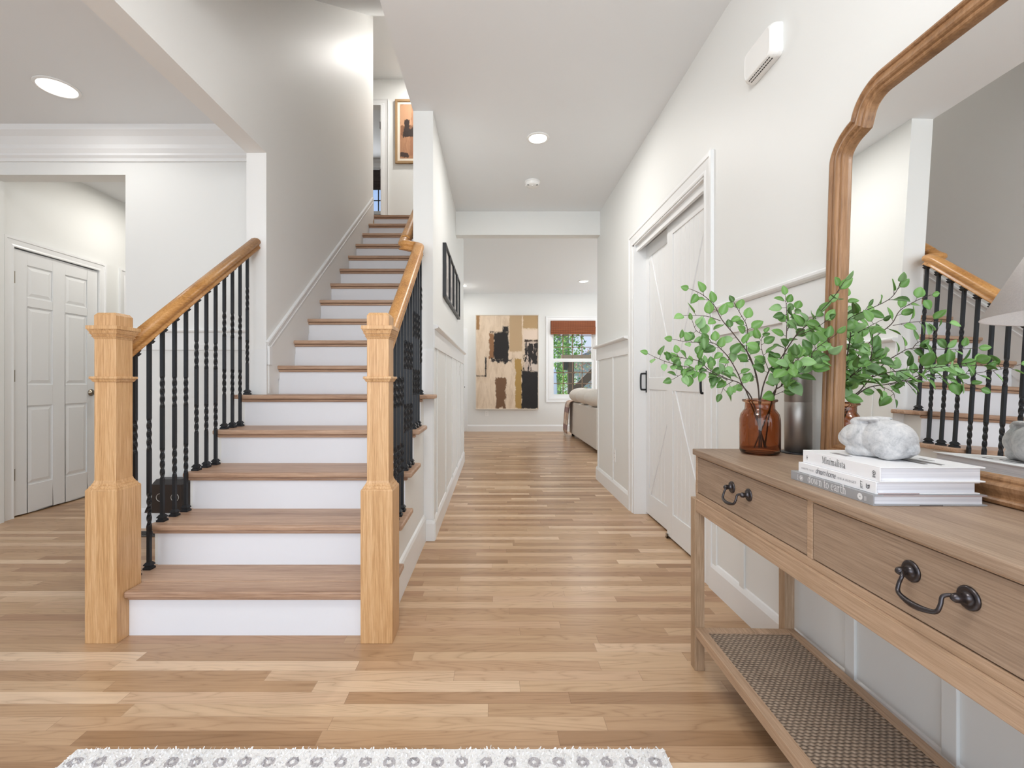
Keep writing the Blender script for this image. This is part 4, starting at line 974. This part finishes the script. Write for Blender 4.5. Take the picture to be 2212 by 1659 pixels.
# upstairs print
up = thing('framed_print', 'tan and brown abstract print in a wood frame at the top of the stairs', 'picture', (-1.445, 6.756, 4.21))
W_, H_ = .62, .93; f_ = MB(); b = .035
f_.box(0, b, -.03, 0, 0, H_).box(W_-b, W_, -.03, 0, 0, H_).box(b, W_-b, -.03, 0, 0, b).box(b, W_-b, -.03, 0, H_-b, H_)
obj('picture_frame', f_, paint('pale_oak_frame', (166, 136, 100), .45, .3), up, .003)
obj('mat_board', MB().box(b, W_-b, -.018, -.004, b, H_-b), paint('cream_mat', (232, 222, 206), .7), up)
um = art_mat('brown_print', (176, 130, 96), [(0, .35, .55, 1, (196, 152, 118), 1, .8), (.02, .55, .42, .62, (132, 90, 62), 1.2, 1), (.1, .5, .40, .58, (46, 32, 26), 1.6, 1), (.12, .3, .5, .72, (50, 36, 30), 1.2, 1), (.0, .25, .02, .12, (62, 44, 36), 1, 1), (.3, .9, .05, .4, (150, 102, 74), 1, .8)], .08, 6, .48, .79, (150, 104, 76))
p_ = raw('print', [(0, 0, 0), (.48, 0, 0), (.48, 0, .79), (0, 0, .79)], [(0, 1, 2, 3)], um, up); p_.location = (.07, -.0185, .07)

# ================================================================== LEFT ROOM THINGS
bx_ = thing('dark_box', 'dark brown box with two silver rings against the wall behind the left balusters', 'box', (-2.28, YB-.012, .138))
k_m = paint('dark_brown_box', (52, 42, 36), .5, .3); k2 = paint('black_grey_rim', (64, 62, 62), .45, .4)
m = MB(); m.prism([(-.11, 0), (.135, 0), (.135, .19), (-.05, .19), (-.05, .09)], 1, -.115, 0) if False else m.box(-.055, .15, -.115, 0, 0, .195)
obj('body', m, k_m, bx_, .004)
obj('lid', MB().frustum(-.055, .15, -.115, 0, .195, .228, .018, .02), k2, bx_)
obj('side_flap', MB().prism([(-.055, 0), (-.112, 0), (-.105, .02), (-.055, .12)], 1, -.105, -.01), k_m, bx_)
for x in (.005, .105):
    P = [(x+.026*math.cos(2*PI*i/24), -.118, .108+.026*math.sin(2*PI*i/24)) for i in range(25)]
    obj('ring', MB().tube(P, .0022, 6), paint('silver_ring', (196, 194, 190), .3, .5, Metallic=.6) if x < .01 else bpy.data.materials['silver_ring'], bx_)
fv = thing('floor_register', 'dark metal floor register at the foot of the left wall', 'vent', (-2.36, 3.14, 0))
obj('frame', MB().box(-.16, .16, -.055, .055, 0, .005), paint('register_metal', (92, 86, 80), .45, .5, Metallic=.6), fv, .002)
sl2 = MB()
for k in range(20): sl2.box(-.145+k*.0148, -.145+k*.0148+.007, -.04, .04, .0045, .0056)
obj('louver', sl2, dark_m, fv)

# ================================================================== FAR WINDOW, SHADE, SOFA
frm = MB(); y0, y1 = 9.60, 9.66
wr = struct('window_1', mitred([(0, 0), (0, .09), (.035, .09), (.035, 0)], WX0+.035, WX1-.035, WZ0+.035, WZ1-.035, lambda q, d, z: (q, y0+d, z), True), trim_m, 'white double hung window beside the large painting')
ga = NG('clear_pane'); ga.base((1, 1, 1, 1)); 
trn = ga.n('BsdfTransparent'); gls = ga.n('BsdfGlossy'); gls.inputs['Roughness'].default_value = .02; mx = ga.n('MixShader'); fre = ga.n('Fresnel'); fre.inputs[0].default_value = 1.3
ga.l(fre.outputs[0], mx.inputs[0]); ga.l(trn.outputs[0], mx.inputs[1]); ga.l(gls.outputs[0], mx.inputs[2]); ga.l(mx.outputs[0], ga.t.nodes['Material Output'].inputs[0])
munt_m = paint('bronze_muntin', (134, 112, 92), .5)
zm = 1.478
for z0, z1, yo in ((WZ0+.035, zm, .0), (zm, WZ1-.03, .03)):
    a, b = WX0+.035, WX1-.035; ya, yb = y0+.005+yo, y0+.03+yo; s_ = .035
    sh_ = obj('sash', mitred([(0, 0), (0, yb-ya), (s_, yb-ya), (s_, 0)], a+s_, b-s_, z0+s_, z1-s_, lambda q, d, z: (q, ya+d, z), True), trim_m, wr)
    mu = MB(); ga0, ga1, gz0, gz1 = a+s_, b-s_, z0+s_, z1-s_; ym = (ya+yb)/2
    for k in range(1, 4): x = ga0+(ga1-ga0)*k/4; mu.box(x-.008, x+.008, ym-.006, ym+.006, gz0, gz1)
    for k in range(1, 3): z = gz0+(gz1-gz0)*k/3; mu.box(ga0, ga1, ym-.006, ym+.006, z-.008, z+.008)
    obj('muntin', mu, munt_m, sh_); obj('pane', MB().box(ga0, ga1, ym-.001, ym+.001, gz0, gz1), ga.m, sh_)
cw = mitred([(0, 0), (0, .014), (.03, .016), (.06, .012), (.075, .018), (.094, .018), (.094, 0)], WX0, WX1, WZ0, WZ1, lambda a, d, z: (a, 9.59-d, z), True)
struct('trim_16', cw, trim_m, 'white casing around the far window')
def bamboo(nm, c1, c2, c3):
    g = NG(nm); n1 = g.noise(g.coord((1.2, 1, 90)), 2.2, 4, .6); wv = g.n('TexWave', bands_direction='Z'); g.l(g.coord(), wv.inputs[0]); wv.inputs['Scale'].default_value = 40; wv.inputs['Distortion'].default_value = .5
    wx = g.n('TexWave', bands_direction='X'); g.l(g.coord(), wx.inputs[0]); wx.inputs['Scale'].default_value = 9
    f = g.math('ADD', g.math('MULTIPLY', n1, .6), g.math('ADD', g.math('MULTIPLY', wv.outputs['Fac'], .25), g.math('MULTIPLY', g.math('GREATER_THAN', wx.outputs['Fac'], .93), -.12)))
    g.base(g.ramp(f, [(.25, c1), (.45, c2), (.7, c3)])); g.set(Roughness=.6); g.bump(wv.outputs['Fac'], .4, .01); return g.m
bam = bamboo('bamboo_weave', (86, 44, 24), (150, 84, 48), (184, 112, 70))
def shade(label, x0, x1, y, ztop_, h, m_):
    r = thing('bamboo_shade', label, 'window shade', (x0, y, ztop_-h))
    W_ = x1-x0
    obj('valance', MB().box(0, W_, -.02, 0, h*.5, h), m_, r, .004)
    fo = MB()
    for k in range(4): fo.box(0, W_, -.028-.006*k, .0, .0+h*.13*k, h*.13*k+h*.15)
    obj('fold', fo, m_, r, .006)
    return r
shade('brown woven bamboo shade rolled up at the far window', 1.165, 2.085, 9.565, 2.29, .285, bam)
# sofa
fab = NG('oatmeal_fabric'); nz = fab.noise(fab.coord(), 260, 3); fab.base(fab.ramp(nz, [(.3, (198, 192, 184)), (.7, (226, 221, 214))])); fab.set(Roughness=.9); fab.bump(nz, .2, .003)
cus = NG('cushion_fabric'); nz = cus.noise(cus.coord(), 220, 3); cus.base(cus.ramp(nz, [(.3, (206, 199, 190)), (.7, (232, 227, 220))])); cus.set(Roughness=.9)
sf = thing('sofa', 'oatmeal sofa with its back to the hall by the far window', 'sofa', (1.445, 8.93, 0))
obj('backrest', MB().box(0, .16, -2.35, 0, .055, .655), fab.m, sf, .02, 3)
obj('arm', MB().box(.16, .98, -.2, 0, .055, .62), fab.m, sf, .025, 3); obj('arm', MB().box(.16, .98, -2.35, -2.15, .055, .62), fab.m, sf, .025, 3)
obj('seat_base', MB().box(.16, .96, -2.15, -.2, .055, .30), fab.m, sf, .02, 3)
for k in range(2): obj('seat_cushion', MB().box(.17, .98, -2.145+k*.98, -1.17+k*.98, .30, .46), fab.m, sf, .035, 3)
for x in (.04, .9):
    for y in (-2.28, -.08): obj('leg', MB().box(x, x+.05, y, y+.05, 0, .056), dark_m, sf)
cl = ['back cushion at the far end of the oatmeal sofa', 'middle back cushion showing over the oatmeal sofa', 'nearest back cushion cut off by the hall wall']
for k, yc in enumerate((8.26, 7.58, 6.90)):
    fn = lambda p: Vector((p.x, math.copysign(abs(p.y/.35)**.9*.35, p.y), p.z))
    c = obj('sofa_cushion', MB().ell((0, 0, 0), (.21, .32, .135), 28, 16, None, fn), cus.m); c.location = (1.55, yc, .788); tag(c, cl[k], 'cushion', 'sofa back cushions')
# throw
tw = NG('striped_throw'); s = tw.n('SeparateXYZ'); t = tw.n('TexCoord'); tw.l(t.outputs['Object'], s.inputs[0])
pz = tw.math('FRACT', tw.math('MULTIPLY', s.outputs[2], 3.1)); py_ = tw.math('FRACT', tw.math('MULTIPLY', s.outputs[1], 7))
c = tw.ramp(pz, [(0, (214, 188, 168)), (.38, (214, 190, 170)), (.42, (168, 142, 138)), (.7, (160, 134, 132)), (.74, (222, 204, 188))]); c = tw.mix(tw.math('MULTIPLY', tw.math('GREATER_THAN', py_, .55), .55), c, lin((132, 110, 112))); tw.base(c); tw.set(Roughness=.95)
V = []; F = []; nu, nv = 26, 20; prof = [(.15, .664), (.08, .668), (.0, .668), (-.03, .65), (-.05, .6), (-.06, .5), (-.07, .4), (-.075, .3), (-.085, .2), (-.087, .13), (-.085, .085)]
for i in range(nu+1):
    y = -.52*i/nu
    for j, (dx, z) in enumerate(prof):
        wv = .016*math.sin(i*1.15+.2*j)*min(1, j/4); V.append((dx+wv-.006, y*(1-.03*j)+.02, z+(.02*math.sin(i*.9) if j == len(prof)-1 else 0)))
m_ = len(prof)
F = [(i*m_+j, (i+1)*m_+j, (i+1)*m_+j+1, i*m_+j+1) for i in range(nu) for j in range(m_-1)]
tr_ = raw('throw_blanket', V, F, tw.m, None, True); q = tr_.modifiers.new('solid', 'SOLIDIFY'); q.thickness = .008; tr_.location = (1.438, 8.95, 0)
tag(tr_, 'plaid beige and mauve throw blanket draped over the sofa back', 'throw')
fg = MB()
for i in range(20):
    a = V[(int(i*nu/19))*m_+m_-1]; fg.tube([(a[0], a[1], a[2]+.01), (a[0]-.004, a[1]+.004, a[2]-.02), (a[0]-.006, a[1], a[2]-.05)], .0035, 5)
obj('fringe', fg, cus.m, tr_)
# ---- upstairs window and shade
w2 = struct('window_2', MB().box(-3.2, -2.0, 9.30, 9.36, 4.42, 4.46).box(-3.2, -2.0, 9.3, 9.36, 5.24, 5.28).box(-3.2, -3.16, 9.3, 9.36, 4.42, 5.28).box(-2.04, -2.0, 9.3, 9.36, 4.42, 5.28), trim_m, 'upstairs window with dark grid seen past the landing')
mu = MB()
for x in (-3.0, -2.83, -2.665, -2.5, -2.335, -2.17): mu.box(x-.010, x+.010, 9.32, 9.335, 4.45, 5.25)
for z in (4.68, 4.92): mu.box(-3.16, -2.04, 9.32, 9.335, z-.010, z+.010)
obj('muntin', mu, paint('dark_muntin', (60, 66, 76), .5), w2); obj('pane', MB().box(-3.16, -2.04, 9.33, 9.332, 4.46, 5.24), ga.m, w2)
struct('trim_17', MB().box(-3.2, -1.95, 9.26, 9.30, 4.38, 4.42), trim_m)
shade('dark woven shade at the upstairs window', -3.2, -2.0, 9.255, 5.26, .40, bamboo('dark_bamboo_weave', (34, 26, 24), (58, 46, 42), (84, 70, 62)))

# ================================================================== OUTSIDE THE FAR WINDOW
gm_ = NG('lawn'); gm_.base(gm_.ramp(gm_.noise(gm_.coord(), 3, 5), [(.3, (96, 130, 60)), (.7, (150, 180, 100))])); gm_.set(Roughness=.9)
struct('ground', MB().box(-20, 40, 9.8, 60, -.5, -.4), gm_.m)
def foliage(nm, cs_):
    g = NG(nm); a = g.n('Attribute', attribute_name='tint'); c = g.ramp(a.outputs['Fac'], [(0, cs_[0]), (.5, cs_[1]), (1, cs_[2])]); g.base(c); g.set(Roughness=.7)
    tr = g.n('BsdfTranslucent'); g.l(c, tr.inputs[0]); mx = g.n('MixShader'); mx.inputs[0].default_value = .4; g.l(g.b.outputs[0], mx.inputs[1]); g.l(tr.outputs[0], mx.inputs[2]); g.l(mx.outputs[0], g.t.nodes['Material Output'].inputs[0]); return g.m
fol = [foliage('yard_leaves', [(96, 136, 66), (140, 184, 96), (190, 220, 140)]), foliage('pine_leaves', [(70, 96, 66), (110, 142, 96), (160, 186, 130)]), foliage('blossom_leaves', [(150, 110, 110), (196, 160, 156), (170, 180, 130)])]
bark = paint('grey_bark', (170, 162, 156), .9, .1)
def tree(label, x, y, h, r, crown, fm_, seed, n=1500, lf=.12):
    rnd = random.Random(seed); t = thing('garden_tree', label, 'tree', (x, y, -.4)); zb_, zt = crown
    obj('trunk', MB().tube([(0, 0, 0), (.03, 0, h*.5), (0, .02, h)], [r, r*.8, r*.3], 10), bark, t)
    V = []; F = []; TI = []
    for k in range(n):
        u = rnd.random(); z = zb_+(zt-zb_)*u; R_ = rnd.random()**.5*(math.sin(PI*min(max(u*.85+.12, 0), 1)))*(zt-zb_)*.42; a = rnd.random()*2*PI
        p = Vector((R_*math.cos(a), R_*math.sin(a)*.8, z+rnd.uniform(-.1, .1))); d = Vector((rnd.gauss(0, 1), rnd.gauss(0, 1), rnd.gauss(0, .6))).normalized(); e = d.cross(Vector((rnd.gauss(0, 1), rnd.gauss(0, 1), rnd.gauss(0, 1)))).normalized()
        L = lf*rnd.uniform(.6, 1.3); o = len(V); V += [p-d*L*.5, p+e*L*.28, p+d*L*.5, p-e*L*.28]; F.append((o, o+1, o+2, o+3)); TI += [rnd.random()]*4
    c = raw('crown', V, F, fm_, t); a = c.data.attributes.new('tint', 'FLOAT', 'POINT'); a.data.foreach_set('value', TI)
tree('bright green garden tree at the left of the far window', 2.15, 18, 2.6, .07, (.2, 3.2), fol[0], 1, 1500)
tree('tall bare trunked pine behind the garden in the far window', 4.92, 32, 13, .25, (5.2, 10), fol[1], 2, 1500, .3)
tree('second tall pine right of the first beyond the roof', 6.6, 30, 12, .2, (4.6, 11), fol[1], 3, 1500, .3)
tree('leafy pine at the upper left of the far window', 3.75, 27, 6, .15, (1.6, 5.6), fol[0], 4, 1300, .25)
tree('pink twiggy shrub behind the pergola brace', 3.1, 14.2, 1.6, .03, (.2, 2.5), fol[2], 5, 1500, .09)
tree('low green shrub under the lantern', 2.1, 13.4, .9, .03, (.2, 1.6), fol[0], 6, 900, .08)
pg = thing('garden_pergola', 'dark brown pergola post with a slanted brace outside the far window', 'pergola', (1.98, 12.0, -.4)); pm_ = paint('dark_stained_timber', (84, 70, 62), .7)
obj('post', MB().box(-.075, .075, -.07, .07, 0, 2.0), pm_, pg); obj('beam', MB().box(-.25, 1.6, -.06, .06, 1.98, 2.12), paint('weathered_timber', (150, 130, 112), .7), pg)
obj('brace', MB().prism([(.06, 1.05), (.06, 1.30), (.74, 1.98), (.86, 1.80)], 1, -.05, .05), pm_, pg)
ln_ = thing('garden_lantern', 'black lantern hanging on the pergola post', 'lantern', (1.83, 11.95, 1.33))
obj('cage', MB().frustum(-.05, .05, -.05, .05, 0, .2, -.02).box(-.012, .073, -.01, .01, .27, .29), black_m, ln_); obj('roof', MB().frustum(-.09, .09, -.09, .09, .2, .29, .08), black_m, ln_)
hs = thing('garden_shed', 'grey roofed building behind the garden', 'building', (4.3, 19, -.4))
obj('wall', MB().box(-.9, 4, 0, 4, 0, 2.42), paint('shed_siding', (196, 200, 206), .7), hs); obj('roof', MB().prism([(-1.3, 2.32), (1.6, 3.45), (4.5, 2.32)], 1, -.3, 4.3), paint('shed_roof', (150, 154, 162), .8), hs)
um_ = thing('patio_umbrella', 'closed white and blue patio umbrella at the left of the far window', 'umbrella', (1.50, 11.6, -.4))
obj('canopy', MB().lathe([(.02, 1.75), (.05, 1.7), (.075, 1.2), (.085, .75), (.06, .7)], 14), paint('umbrella_cloth', (196, 204, 232), .8), um_); obj('pole', MB().lathe([(.018, 0), (.018, 1.8)], 10), plastic_m, um_)
